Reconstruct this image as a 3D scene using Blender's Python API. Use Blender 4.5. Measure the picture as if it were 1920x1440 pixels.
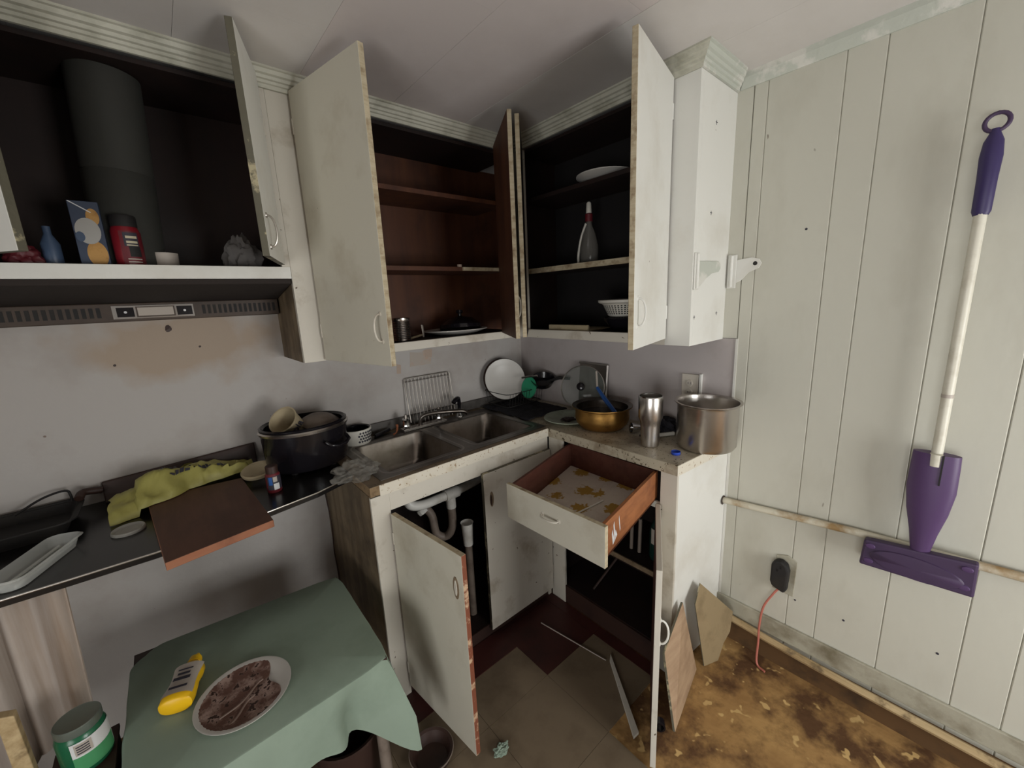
import bpy, bmesh, math, random
from mathutils import Vector, Matrix, noise
random.seed(7)
for o in list(bpy.data.objects): bpy.data.objects.remove(o)
SC = bpy.context.scene
COL = SC.collection
pi = math.pi

# ---------------------------------------------------------------- camera
cd = bpy.data.cameras.new('camera'); cam = bpy.data.objects.new('camera', cd); COL.objects.link(cam)
cd.sensor_width = 36; cd.lens = 756.17*36/1920; cd.clip_start = .02
Rv = Vector((0.75478644, -0.6544855, -0.04411535)); Uv = Vector((0.16673115, 0.12636993, 0.97787083)); Fv = Vector((0.63442742, 0.74543905, -0.20450543))
cam.matrix_world = Matrix(((Rv.x, Uv.x, -Fv.x, -1.710), (Rv.y, Uv.y, -Fv.y, -1.902), (Rv.z, Uv.z, -Fv.z, 1.530), (0, 0, 0, 1)))
SC.camera = cam

# ---------------------------------------------------------------- world, daylight, exposure
w = bpy.data.worlds.new('world'); SC.world = w; w.use_nodes = True
bgn = w.node_tree.nodes['Background']; bgn.inputs[0].default_value = (.80, .88, 1, 1); bgn.inputs[1].default_value = .6
def area(name, loc, rot, sx, sy, power, col):
    l = bpy.data.lights.new(name, 'AREA'); l.shape = 'RECTANGLE'; l.size = sx; l.size_y = sy; l.energy = power; l.color = col
    o = bpy.data.objects.new(name, l); COL.objects.link(o); o.location = loc; o.rotation_euler = rot
    return o
WX0, WX1, WZ0, WZ1 = -1.15, -.22, .42, 1.50           # the window in the wall behind the viewer
area('window_daylight', ((WX0+WX1)/2, -3.62, (WZ0+WZ1)/2), (pi/2, 0, 0), WX1-WX0, WZ1-WZ0, 47, (1, .985, .965))
VY0, VY1, VZ0, VZ1 = -3.30, -1.75, .30, 1.45          # unseen opening added in the side wall to carry a fill light
area('side_fill', (-3.42, (VY0+VY1)/2, (VZ0+VZ1)/2), (pi/2, 0, -pi/2), VY1-VY0, VZ1-VZ0, 40, (1, .98, .96))  # added fill lamp, brightens the faces turned to the left
SC.view_settings.view_transform = 'Standard'; SC.view_settings.look = 'None'; SC.view_settings.gamma = 1
SC.view_settings.exposure = 0.2; SC.view_settings.use_curve_mapping = False
try: SC.cycles.use_denoising = True
except Exception: pass

# ---------------------------------------------------------------- materials
MATS = {}
def lin(c):
    return tuple(((x/255)/12.92 if x/255 <= .04045 else ((x/255+.055)/1.055)**2.4) for x in c)
def mat(name, col, rough=.6, metal=0, dirt=None, dscale=4, dlo=.5, dhi=.75, grain=None, gcol=None, bump=0, bscale=40, speck=None, sscale=60, slo=.68, spec=.5, trans=0, ior=1.45, alpha=1, coat=0, stretch=(1, 1, 1)):
    """procedural principled material; colours given in sRGB 0-255"""
    m = bpy.data.materials.new(name); m.use_nodes = True; nt = m.node_tree; N = nt.nodes; L = nt.links
    b = N['Principled BSDF']; b.inputs['Roughness'].default_value = rough; b.inputs['Metallic'].default_value = metal
    b.inputs['Specular IOR Level'].default_value = spec; b.inputs['Transmission Weight'].default_value = trans; b.inputs['IOR'].default_value = ior
    b.inputs['Alpha'].default_value = alpha; b.inputs['Coat Weight'].default_value = coat
    tc = N.new('ShaderNodeTexCoord'); mp = N.new('ShaderNodeMapping'); mp.inputs['Scale'].default_value = stretch; L.new(tc.outputs['Object'], mp.inputs['Vector'])
    rgb = N.new('ShaderNodeRGB'); rgb.outputs[0].default_value = (*lin(col), 1); cur = rgb.outputs[0]
    def mixin(fac, c):
        nonlocal cur
        mx = N.new('ShaderNodeMix'); mx.data_type = 'RGBA'; L.new(fac, mx.inputs[0]); L.new(cur, mx.inputs[6]); mx.inputs[7].default_value = (*lin(c), 1); cur = mx.outputs[2]
    def nz(scale, lo, hi, detail=6, vec=None):
        n = N.new('ShaderNodeTexNoise'); n.inputs['Scale'].default_value = scale; n.inputs['Detail'].default_value = detail; n.inputs['Roughness'].default_value = .62
        L.new(vec or mp.outputs[0], n.inputs['Vector'])
        r = N.new('ShaderNodeMapRange'); r.inputs['From Min'].default_value = lo; r.inputs['From Max'].default_value = hi; L.new(n.outputs['Fac'], r.inputs['Value']); return r.outputs[0]
    if grain:
        g = N.new('ShaderNodeMapping'); g.inputs['Scale'].default_value = grain; L.new(tc.outputs['Object'], g.inputs['Vector'])
        mixin(nz(1, .35, .7, 4, g.outputs[0]), gcol)
    if dirt: mixin(nz(dscale, dlo, dhi), dirt)
    if speck: mixin(nz(sscale, slo, slo+.03, 2), speck)
    L.new(cur, b.inputs['Base Color'])
    if bump:
        n = N.new('ShaderNodeTexNoise'); n.inputs['Scale'].default_value = bscale; n.inputs['Detail'].default_value = 5; L.new(mp.outputs[0], n.inputs['Vector'])
        bp = N.new('ShaderNodeBump'); bp.inputs['Strength'].default_value = bump; bp.inputs['Distance'].default_value = .01; L.new(n.outputs['Fac'], bp.inputs['Height']); L.new(bp.outputs[0], b.inputs['Normal'])
    MATS[name] = m; return m
def glassy(name, tint, a=.25, rough=.1):
    """thin clear plastic or glass: mostly see-through with a gloss on top"""
    m = bpy.data.materials.new(name); m.use_nodes = True; nt = m.node_tree; N = nt.nodes; L = nt.links; N.remove(N['Principled BSDF'])
    t = N.new('ShaderNodeBsdfTransparent'); t.inputs[0].default_value = (*[.75+.25*x for x in lin(tint)], 1)
    p = N.new('ShaderNodeBsdfPrincipled'); p.inputs['Base Color'].default_value = (*lin(tint), 1); p.inputs['Roughness'].default_value = rough
    mx = N.new('ShaderNodeMixShader'); mx.inputs[0].default_value = a
    L.new(t.outputs[0], mx.inputs[1]); L.new(p.outputs[0], mx.inputs[2]); L.new(mx.outputs[0], N['Material Output'].inputs[0]); MATS[name] = m; return m

mat('wall_left', (170, 165, 161), .7, dirt=(148, 138, 130), dscale=2.2, dlo=.5, dhi=.8, speck=(120, 105, 95), sscale=28, slo=.76, bump=.08, bscale=60)
mat('backsplash', (176, 168, 166), .6, dirt=(150, 138, 132), dscale=3, dlo=.5, dhi=.85, bump=.05, bscale=50)
mat('plank', (190, 188, 176), .62, dirt=(168, 164, 150), dscale=2.5, dlo=.48, dhi=.8, speck=(128, 120, 108), sscale=22, slo=.75, bump=.07, bscale=45, stretch=(1, 1, .5))
mat('ceiling', (202, 193, 190), .75, dirt=(188, 178, 174), dscale=2, dlo=.45, dhi=.8, bump=.04, bscale=80)
mat('ceiling_b', (203, 198, 194), .75, dirt=(190, 184, 178), dscale=2, dlo=.45, dhi=.8, bump=.04, bscale=80)
mat('white', (214, 213, 207), .5, dirt=(198, 194, 184), dscale=4, dlo=.5, dhi=.8, speck=(130, 118, 100), sscale=30, slo=.79, bump=.06, bscale=35)
mat('white_dirty', (196, 190, 178), .55, dirt=(140, 124, 102), dscale=6, dlo=.54, dhi=.8, speck=(90, 76, 60), sscale=40, slo=.72, bump=.08, bscale=40)
mat('door_grey', (198, 193, 178), .5, dirt=(172, 163, 144), dscale=5, dlo=.5, dhi=.8, speck=(100, 88, 74), sscale=30, slo=.78, bump=.05, bscale=30)
mat('crown', (186, 184, 170), .55, dirt=(140, 138, 122), dscale=9, dlo=.48, dhi=.75, bump=.15, bscale=45)
mat('crown_peel', (180, 183, 173), .6, dirt=(202, 200, 192), dscale=10, dlo=.52, dhi=.6, bump=.3, bscale=30)
mat('ply_edge', (188, 176, 150), .7, dirt=(128, 108, 82), dscale=25, dlo=.5, dhi=.7, grain=(8, 8, 90), gcol=(164, 148, 120), bump=.2, bscale=60)
mat('red_edge', (120, 66, 44), .7, dirt=(190, 160, 130), dscale=30, dlo=.55, dhi=.65, bump=.2)
mat('dark_edge', (92, 88, 74), .7, dirt=(170, 160, 130), dscale=18, dlo=.55, dhi=.62, bump=.3, bscale=30)
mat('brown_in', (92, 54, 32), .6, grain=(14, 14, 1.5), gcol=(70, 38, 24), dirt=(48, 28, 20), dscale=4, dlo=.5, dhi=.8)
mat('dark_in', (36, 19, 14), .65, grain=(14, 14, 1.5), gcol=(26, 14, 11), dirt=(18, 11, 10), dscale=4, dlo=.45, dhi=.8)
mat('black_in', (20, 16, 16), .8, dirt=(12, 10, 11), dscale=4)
mat('side_stain', (128, 112, 88), .65, grain=(20, 20, 1.6), gcol=(92, 75, 54), dirt=(62, 50, 38), dscale=4, dlo=.45, dhi=.72, bump=.1, bscale=30)
mat('particle', (128, 106, 78), .8, dirt=(86, 66, 46), dscale=28, dlo=.45, dhi=.65, bump=.3, bscale=80)
mat('laminate', (178, 168, 148), .42, dirt=(120, 104, 82), dscale=9, dlo=.48, dhi=.72, speck=(84, 72, 52), sscale=75, slo=.62)
mat('laminate_tan', (132, 114, 92), .45, dirt=(92, 76, 58), dscale=9, dlo=.45, dhi=.72, speck=(70, 58, 42), sscale=75, slo=.64)
mat('strip_white', (208, 201, 186), .5, speck=(150, 128, 98), sscale=95, slo=.64, dirt=(180, 164, 136), dscale=8, dlo=.55, dhi=.8)
mat('lip', (86, 82, 78), .5, dirt=(50, 44, 40), dscale=10)
mat('steel', (204, 199, 194), .27, 1, dirt=(150, 142, 134), dscale=8, dlo=.5, dhi=.8)
mat('steel_dirty', (122, 116, 110), .34, 1, dirt=(74, 62, 54), dscale=7, dlo=.45, dhi=.72)
mat('sink_steel', (150, 143, 136), .3, 1, dirt=(104, 94, 86), dscale=6, dlo=.45, dhi=.75)
mat('chrome', (205, 205, 205), .12, 1)
mat('wire', (176, 170, 162), .35, .8)
mat('brass', (168, 128, 70), .42, 1, dirt=(92, 62, 30), dscale=9, dlo=.48, dhi=.72)
mat('black_gloss', (22, 20, 24), .16, dirt=(34, 30, 30), dscale=6)
mat('black_top', (18, 17, 18), .25, dirt=(32, 29, 26), dscale=6, dlo=.45, dhi=.7)
mat('black_matte', (28, 26, 26), .7, dirt=(40, 36, 30), dscale=9)
mat('black_cloth', (30, 28, 34), .95, bump=.5, bscale=120)
mat('hood', (36, 28, 24), .8, 0, dirt=(40, 32, 28), dscale=7, dlo=.45, dhi=.75)
mat('hood_strip', (70, 58, 50), .55, .2, dirt=(60, 50, 44), dscale=12, dlo=.48, dhi=.68)
mat('duct', (48, 48, 44), .8, 0, dirt=(52, 50, 46), dscale=7, dlo=.45, dhi=.75)
mat('subfloor', (166, 130, 80), .85, dirt=(84, 56, 30), dscale=6, dlo=.44, dhi=.60, grain=(5, 3, 5), gcol=(122, 86, 48), speck=(190, 158, 104), sscale=16, slo=.63, bump=.6, bscale=18)
mat('tile_tan', (116, 101, 82), .5, dirt=(88, 74, 57), dscale=6, dlo=.45, dhi=.75)
mat('tile_dark', (66, 30, 26), .5, dirt=(40, 20, 18), dscale=6, dlo=.45, dhi=.75)
mat('baseboard', (164, 160, 144), .65, dirt=(112, 104, 84), dscale=7, dlo=.45, dhi=.7, bump=.2)
mat('base_brown', (92, 66, 38), .8, dirt=(50, 36, 22), dscale=8)
mat('tan_wood', (186, 164, 126), .7, grain=(40, 3, 40), gcol=(150, 126, 88), dirt=(110, 92, 66), dscale=20, dlo=.55, dhi=.7)
mat('pipe_paint', (200, 194, 176), .5, dirt=(150, 122, 82), dscale=9, dlo=.48, dhi=.68)
mat('board_brown', (98, 66, 52), .6, grain=(30, 4, 30), gcol=(82, 54, 44), dirt=(70, 46, 38), dscale=4)
mat('board_edge', (146, 98, 70), .6, grain=(4, 30, 30), gcol=(140, 82, 54), dirt=(110, 62, 40), dscale=9, dlo=.5, dhi=.7)
mat('panel_wood', (172, 146, 118), .65, grain=(4, 30, 30), gcol=(146, 118, 94), dirt=(130, 104, 80), dscale=6)
mat('cardboard', (138, 120, 90), .85, dirt=(106, 88, 62), dscale=7, dlo=.48, dhi=.75)
mat('drawer_side', (160, 102, 62), .6, grain=(4, 40, 40), gcol=(132, 80, 46), dirt=(108, 64, 40), dscale=7, dlo=.5, dhi=.75)
mat('drawer_in', (92, 54, 42), .6, grain=(4, 40, 40), gcol=(80, 40, 30), dirt=(64, 34, 26), dscale=7)
mat('cloth_green', (134, 149, 134), .85, dirt=(118, 133, 118), dscale=3, bump=.12, bscale=12)
mat('hem', (44, 74, 76), .8)
mat('plate_white', (190, 186, 180), .35)
mat('food', (96, 68, 58), .6, dirt=(158, 134, 124), dscale=30, dlo=.46, dhi=.62, speck=(56, 38, 32), sscale=60, slo=.6, bump=.4, bscale=40)
mat('yellow', (226, 178, 20), .4)
mat('label_grey', (170, 160, 150), .5)
mat('label_white', (205, 205, 205), .5)
mat('ink', (50, 48, 58), .6)
mat('ink_light', (186, 176, 150), .6)
mat('bag_yellow', (158, 152, 84), .5, dirt=(132, 126, 66), dscale=8, bump=.25, bscale=25)
mat('dust_tan', (162, 148, 120), .8, dirt=(128, 112, 90), dscale=14)
mat('blue_box', (50, 60, 80), .55, dirt=(38, 44, 74), dscale=9)
mat('cracker', (176, 134, 76), .7, dirt=(148, 104, 52), dscale=40, dlo=.5, dhi=.7)
mat('red', (118, 24, 34), .35)
mat('print_pale', (158, 156, 152), .5)
mat('shelf_red', (84, 22, 30), .5)
mat('shelf_blue', (62, 78, 102), .4)
mat('red_dark', (96, 26, 34), .5)
mat('blue', (40, 84, 150), .4)
mat('blue_cap', (44, 74, 178), .4)
mat('steel_blue', (96, 118, 150), .4)
mat('green_lid', (38, 132, 96), .4)
mat('green_jar', (28, 92, 62), .25)
mat('bottle_dark', (18, 46, 40), .3)
mat('green_print', (70, 140, 92), .5)
mat('jar_lid', (116, 124, 116), .4, .5)
mat('purple', (76, 53, 92), .45)
mat('purple_dark', (64, 47, 76), .5, dirt=(50, 36, 62), dscale=8)
mat('pole_white', (206, 202, 188), .4, dirt=(176, 168, 150), dscale=12)
mat('pvc', (214, 212, 206), .4, dirt=(170, 164, 152), dscale=8)
mat('pvc_grey', (120, 108, 98), .5, dirt=(84, 70, 60), dscale=12)
mat('plastic_white', (210, 206, 196), .45)
mat('red_cord', (176, 104, 90), .5)
mat('green_plate', (150, 158, 140), .35, dirt=(96, 104, 84), dscale=12)
mat('sack', (170, 160, 152), .8, grain=(22, 22, 1.2), gcol=(134, 116, 100), dirt=(150, 132, 118), dscale=3)
mat('grey_cloth', (96, 92, 90), .95, dirt=(70, 66, 66), dscale=4)
mat('dark_brown', (54, 36, 30), .5, dirt=(36, 24, 22), dscale=8)
mat('spray_clear', (150, 150, 150), .2)
mat('peel', (166, 156, 146), .8, dirt=(172, 150, 134), dscale=18, dlo=.5, dhi=.62)
mat('rust', (166, 148, 134), .8)
mat('copper', (140, 84, 56), .5)
mat('purple_grip', (50, 39, 84), .45)
mat('streak', (128, 108, 98), .6)
mat('lid_grey', (150, 148, 142), .35)
mat('outlet', (196, 188, 176), .4)
glassy('clear_plastic', (168, 164, 156), .2, .12)
glassy('tray_plastic', (226, 228, 224), .42, .12)
glassy('clear_glass', (150, 158, 152), .22, .05)
glassy('window_glass', (235, 240, 240), .05, .02)
# floral shelf paper: yellow clusters on off-white
m = mat('shelf_paper', (196, 184, 172), .6, dirt=(176, 162, 150), dscale=14, dlo=.5, dhi=.8)
nt = m.node_tree; N = nt.nodes; L = nt.links; b = N['Principled BSDF']; prev = b.inputs['Base Color'].links[0].from_socket
tc = N.new('ShaderNodeTexCoord'); vo = N.new('ShaderNodeTexVoronoi'); vo.inputs['Scale'].default_value = 8.5; vo.inputs['Randomness'].default_value = .65; L.new(tc.outputs['Object'], vo.inputs['Vector'])
no = N.new('ShaderNodeTexNoise'); no.inputs['Scale'].default_value = 70; L.new(tc.outputs['Object'], no.inputs['Vector'])
ad = N.new('ShaderNodeMath'); ad.operation = 'MULTIPLY_ADD'; ad.inputs[1].default_value = .55; L.new(no.outputs['Fac'], ad.inputs[0]); L.new(vo.outputs['Distance'], ad.inputs[2])
mr = N.new('ShaderNodeMapRange'); mr.inputs['From Min'].default_value = .60; mr.inputs['From Max'].default_value = .55; L.new(ad.outputs[0], mr.inputs['Value'])
mx = N.new('ShaderNodeMix'); mx.data_type = 'RGBA'; L.new(mr.outputs[0], mx.inputs[0]); L.new(prev, mx.inputs[6]); mx.inputs[7].default_value = (*lin((158, 122, 52)), 1); L.new(mx.outputs[2], b.inputs['Base Color'])
# grease stain on the wall below the hood, a patch with its own ragged edge
m = MATS['wall_left']; nt = m.node_tree; N = nt.nodes; L = nt.links; b = N['Principled BSDF']; prev = b.inputs['Base Color'].links[0].from_socket
ge = N.new('ShaderNodeNewGeometry'); mp = N.new('ShaderNodeMapping'); mp.inputs['Location'].default_value = (1.64*3.2, 0, -1.43*7); mp.inputs['Scale'].default_value = (3.2, 0, 7); L.new(ge.outputs['Position'], mp.inputs['Vector'])
ln_ = N.new('ShaderNodeVectorMath'); ln_.operation = 'LENGTH'; L.new(mp.outputs[0], ln_.inputs[0])
no = N.new('ShaderNodeTexNoise'); no.inputs['Scale'].default_value = 7; no.inputs['Detail'].default_value = 6; L.new(ge.outputs['Position'], no.inputs['Vector'])
ad = N.new('ShaderNodeMath'); ad.operation = 'MULTIPLY_ADD'; ad.inputs[1].default_value = 1.3; L.new(no.outputs['Fac'], ad.inputs[0]); L.new(ln_.outputs['Value'], ad.inputs[2])
mr = N.new('ShaderNodeMapRange'); mr.inputs['From Min'].default_value = 1.75; mr.inputs['From Max'].default_value = 1.3; L.new(ad.outputs[0], mr.inputs['Value'])
mx = N.new('ShaderNodeMix'); mx.data_type = 'RGBA'; L.new(mr.outputs[0], mx.inputs[0]); L.new(prev, mx.inputs[6]); mx.inputs[7].default_value = (*lin((160, 144, 128)), 1); L.new(mx.outputs[2], b.inputs['Base Color'])

# ---------------------------------------------------------------- helpers
ORG = {}
def V(*a): return Vector(a)
def new(): return bmesh.new()
def obj(name, bm, m, parent=None, smooth=None, bevel=0, mats=None, at=None):
    """link a bmesh given in world coordinates as one object below parent (roots carry translation only)"""
    if parent is not None: org = ORG[parent.name]
    else:
        if at is None:
            xs = [v.co for v in bm.verts]
            at = V(sum(v.x for v in xs)/len(xs), sum(v.y for v in xs)/len(xs), min(v.z for v in xs))
        org = Vector(at)
    bmesh.ops.recalc_face_normals(bm, faces=bm.faces)
    for v in bm.verts: v.co -= org
    me = bpy.data.meshes.new(name); bm.to_mesh(me); bm.free()
    for x in (mats or [m]): me.materials.append(MATS[x])
    if smooth is not None:
        for p in me.polygons: p.use_smooth = True
        me.set_sharp_from_angle(angle=math.radians(smooth))
    o = bpy.data.objects.new(name, me); COL.objects.link(o)
    if parent is not None: o.parent = parent
    else: o.location = org
    ORG[o.name] = org
    if bevel:
        bv = o.modifiers.new('bevel', 'BEVEL'); bv.width = bevel; bv.segments = 2; bv.limit_method = 'ANGLE'
    return o
def tag(o, label, cat, group=None):
    o['label'] = label; o['category'] = cat
    if group: o['group'] = group
    return o
def thing(name, label, cat, loc, group=None):
    o = bpy.data.objects.new(name, None); COL.objects.link(o); o.location = loc; o.empty_display_size = .05; ORG[o.name] = Vector(loc)
    return tag(o, label, cat, group)
def struct(o): o['kind'] = 'structure'; return o
def root(name, loc):
    o = bpy.data.objects.new(name, None); COL.objects.link(o); o.location = loc; ORG[o.name] = Vector(loc); return struct(o)
def box(bm, x0, x1, y0, y1, z0, z1):
    vs = [bm.verts.new((x, y, z)) for z in (min(z0, z1), max(z0, z1)) for x, y in ((min(x0, x1), min(y0, y1)), (max(x0, x1), min(y0, y1)), (max(x0, x1), max(y0, y1)), (min(x0, x1), max(y0, y1)))]
    fs = [(0, 1, 2, 3), (4, 5, 6, 7), (0, 1, 5, 4), (1, 2, 6, 5), (2, 3, 7, 6), (3, 0, 4, 7)]
    return [bm.faces.new([vs[i] for i in f]) for f in fs]
def B(*a): bm = new(); box(bm, *a); return bm
def hexa(bm, bot, top):
    """solid from two matching polygons"""
    a = [bm.verts.new(p) for p in bot]; b_ = [bm.verts.new(p) for p in top]; n = len(a)
    fs = [bm.faces.new(a), bm.faces.new(b_)]
    for i in range(n): fs.append(bm.faces.new((a[i], a[(i+1) % n], b_[(i+1) % n], b_[i])))
    return fs
def prism(bm, pts, off):
    off = Vector(off); return hexa(bm, pts, [Vector(p)+off for p in pts])
def frame_of(n, up=(0, 0, 1)):
    n = Vector(n).normalized(); up = Vector(up)
    if abs(n.dot(up)) > .98: up = V(1, 0, 0)
    x = up.cross(n).normalized(); y = n.cross(x); return x, y, n
def lathe(bm, prof, c, axis=(0, 0, 1), seg=32, sx=1, sy=1, ang=0):
    """revolve (r, h) pairs around axis through c"""
    if Vector(axis).normalized().z > .999: x, y, n = V(1, 0, 0), V(0, 1, 0), V(0, 0, 1)
    else: x, y, n = frame_of(axis)
    x, y = x*math.cos(ang)+y*math.sin(ang), y*math.cos(ang)-x*math.sin(ang)
    c = Vector(c); rings = []
    for r, h in prof:
        if r < 1e-5: rings.append([bm.verts.new(c+n*h)])
        else: rings.append([bm.verts.new(c+n*h+x*(r*sx*math.cos(2*pi*i/seg))+y*(r*sy*math.sin(2*pi*i/seg))) for i in range(seg)])
    for a, b_ in zip(rings, rings[1:]):
        if len(a) == 1 and len(b_) == 1: continue
        for i in range(seg):
            j = (i+1) % seg
            if len(a) == 1: bm.faces.new((a[0], b_[i], b_[j]))
            elif len(b_) == 1: bm.faces.new((a[i], a[j], b_[0]))
            else: bm.faces.new((a[i], a[j], b_[j], b_[i]))
    return bm
def LA(*a, **k): return lathe(new(), *a, **k)
def tube(bm, pts, r, seg=8, closed=False):
    pts = [Vector(p) for p in pts]; n = len(pts); rings = []; prevx = None
    for i, p in enumerate(pts):
        if closed: t = pts[(i+1) % n]-pts[i-1]
        else: t = pts[min(i+1, n-1)]-pts[max(i-1, 0)]
        t.normalize()
        if prevx is None: x, y, _ = frame_of(t)
        else:
            x = prevx-t*prevx.dot(t)
            if x.length < 1e-6: x, y, _ = frame_of(t)
            x.normalize(); y = t.cross(x)
        prevx = x; rr = r[i] if isinstance(r, (list, tuple)) else r
        rings.append([bm.verts.new(p+x*rr*math.cos(2*pi*k/seg)+y*rr*math.sin(2*pi*k/seg)) for k in range(seg)])
    pairs = list(zip(rings, rings[1:]))+([(rings[-1], rings[0])] if closed else [])
    for a, b_ in pairs:
        for k in range(seg): bm.faces.new((a[k], a[(k+1) % seg], b_[(k+1) % seg], b_[k]))
    if not closed: bm.faces.new(rings[0]); bm.faces.new(rings[-1])
    return bm
def TU(*a, **k): return tube(new(), *a, **k)
def curve(pts, n=8):
    """Catmull-Rom through points"""
    P = [Vector(p) for p in pts]; P = [2*P[0]-P[1]]+P+[2*P[-1]-P[-2]]; out = []
    for i in range(1, len(P)-2):
        for k in range(n):
            t = k/n; a, b_, c, d = P[i-1:i+3]
            out.append(.5*((2*b_)+(c-a)*t+(2*a-5*b_+4*c-d)*t*t+(3*b_-a-3*c+d)*t**3))
    return out+[P[-2]]
def sheet(f, nu, nv, th=0):
    """surface f(u,v) as a mesh, given thickness th along its normal"""
    bm = new(); g = [[bm.verts.new(f(i/nu, j/nv)) for j in range(nv+1)] for i in range(nu+1)]
    for i in range(nu):
        for j in range(nv): bm.faces.new((g[i][j], g[i+1][j], g[i+1][j+1], g[i][j+1]))
    if th:
        bmesh.ops.recalc_face_normals(bm, faces=bm.faces)
        bmesh.ops.solidify(bm, geom=list(bm.faces), thickness=th)
    return bm
def crumple(bm, amp, sc, seed=0):
    for v in bm.verts: v.co += noise.noise_vector(v.co*sc+V(seed, seed*1.7, 0))*amp
    return bm
def text(name, s, size, pos, xdir, ydir, m, parent, depth=.0006):
    cu = bpy.data.curves.new(name, 'FONT'); cu.body = s; cu.size = size; cu.extrude = depth; cu.align_x = 'CENTER'; cu.align_y = 'CENTER'
    t = bpy.data.objects.new('tmp', cu); COL.objects.link(t); bpy.context.view_layer.update()
    me = bpy.data.meshes.new_from_object(t); bpy.data.objects.remove(t)
    x = Vector(xdir).normalized(); y = Vector(ydir).normalized(); z = x.cross(y); pos = Vector(pos)-ORG[parent.name]
    me.transform(Matrix(((x.x, y.x, z.x, pos.x), (x.y, y.y, z.y, pos.y), (x.z, y.z, z.z, pos.z), (0, 0, 0, 1))))
    me.materials.append(MATS[m]); o = bpy.data.objects.new(name, me); COL.objects.link(o); o.parent = parent; return o

# ================================================================ THE ROOM
ZC = 2.269; XL, YF = -3.3, -3.5
floor = struct(obj('floor', B(XL-.1, .1, YF-.1, .1, -.06, 0), 'subfloor', at=(-1.6, -1.7, -.06)))
# loose 12-inch vinyl tiles that still lie in front of the sink
T = .305
for i in range(7):
    for j in range(7):
        x1 = -.435-i*T; y1 = -.60-j*T
        if i == 0 and j > 1: continue
        dark = (i, j) in ((0, 0), (3, 2), (5, 5), (6, 1))
        dz = random.uniform(0, .0006)
        o = obj('tile', B(x1-T+.0006, x1-.0006, y1-T+.0006, y1-.0006, .0, .003+dz), 'tile_dark' if dark else 'tile_tan', floor)
obj('tile', B(-1.25, -.7412, -.715, -.585, .0, .0062), 'tile_dark', floor)  # dark strip laid over the tan tiles along the sink cabinet's foot
for a in ((-.7405, -.435, -.5993, -.583), (-.4344, -.380, -.9043, -.583), (-.4344, -.380, -1.20, -.9057)): obj('tile', B(*a, 0, .0034), 'tile_dark', floor)
ceiling = struct(obj('ceiling', B(XL-.1, .1, YF-.1, .1, ZC+.006, ZC+.05), 'ceiling', at=(-1.6, -1.7, ZC+.006)))
PW = .3205
edges = [.04]+[-.2745-PW*k for k in range(0, 10)]
for k, (a, b_) in enumerate(zip(edges, edges[1:])):
    y = 0
    off = (.96, .62, 1.2)[k % 3]
    ys = [0, -off, -off-1.28, -off-2.56, YF]
    ys = [q for q in ys if q > YF]+[YF]
    for y0, y1 in zip(ys, ys[1:]):
        if y0-y1 < .02: continue
        obj('panel', B(b_+.0004, a-.0004, y1+.0003, y0-.0003, ZC-random.uniform(0, .0008), ZC+.006), 'ceiling_b' if (k > 3 or k < 2) else 'ceiling', ceiling)
wall_left = struct(obj('wall_left', B(XL-.1, .1, 0, .1, 0, ZC+.02), 'wall_left', at=(-1.6, .05, 0)))
wall_right = struct(obj('wall_right', B(.004, .1, YF-.1, 0, 0, ZC+.02), 'backsplash', at=(.05, -1.7, 0)))
obj('backsplash_panel', B(-.002, .004, -1.272, 0, .7, 1.34), 'backsplash', wall_right)
obj('plank', B(-.004, .004, -1.2745, -1.20, 1.342, ZC), 'plank', wall_right)
cuts = [-1.276, -1.32, -1.531, -1.625, -1.805, -1.985, -2.09, -2.29, -2.39, -2.57, -2.76, -2.87, -3.05, -3.27, YF]
for a, b_ in zip(cuts, cuts[1:]):
    bm = new(); g = .0028
    prism(bm, [(.004, a, .0), (-.0012, a-.0003, 0), (-.004, a-g, 0), (-.004, b_+g, 0), (-.0012, b_+.0003, 0), (.004, b_, 0)], (0, 0, ZC))
    obj('plank', bm, 'plank', wall_right)
obj('corner_bead', B(-.006, .004, -1.281, -1.272, .0, 1.34), 'white', wall_right)
# nail holes and scuffs in the planks
for y, z, r in ((-1.47, 1.72, .004), (-1.555, .325, .0035), (-1.705, .33, .004), (-1.94, .36, .004)):
    obj('nail_hole', LA([(0, .0008), (r, .0008), (r, 0)], (-.004, y, z), (-1, 0, 0), 10), 'ink', wall_right)
wf = new()
box(wf, XL, WX0, YF-.1, YF, 0, ZC); box(wf, WX1, .1, YF-.1, YF, 0, ZC)
for x0, x1, z0, z1 in ((WX0, WX1, WZ0, WZ1),): box(wf, x0, x1, YF-.1, YF, 0, z0); box(wf, x0, x1, YF-.1, YF, z1, ZC)
struct(obj('wall_front', wf, 'wall_left', at=(-1.6, YF-.05, 0)))
ws = B(XL-.1, XL, YF, VY0, 0, ZC); box(ws, XL-.1, XL, VY1, 0, 0, ZC); box(ws, XL-.1, XL, VY0, VY1, 0, VZ0); box(ws, XL-.1, XL, VY0, VY1, VZ1, ZC)
struct(obj('wall_side', ws, 'wall_left', at=(XL-.05, -1.7, 0)))
win = root('fill_window', (XL-.05, (VY0+VY1)/2, VZ0)); bm = new()  # unseen window added to frame the fill lamp
for y in (VY0, VY1-.04, (VY0+VY1)/2-.02): box(bm, XL-.09, XL+.01, y, y+.04, VZ0, VZ1)
for z in (VZ0, VZ1-.04):
    for a, b_ in ((VY0+.04, (VY0+VY1)/2-.02), ((VY0+VY1)/2+.02, VY1-.04)): box(bm, XL-.09, XL+.005, a, b_, z, z+.04)
obj('window_frame', bm, 'white', win)
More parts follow.
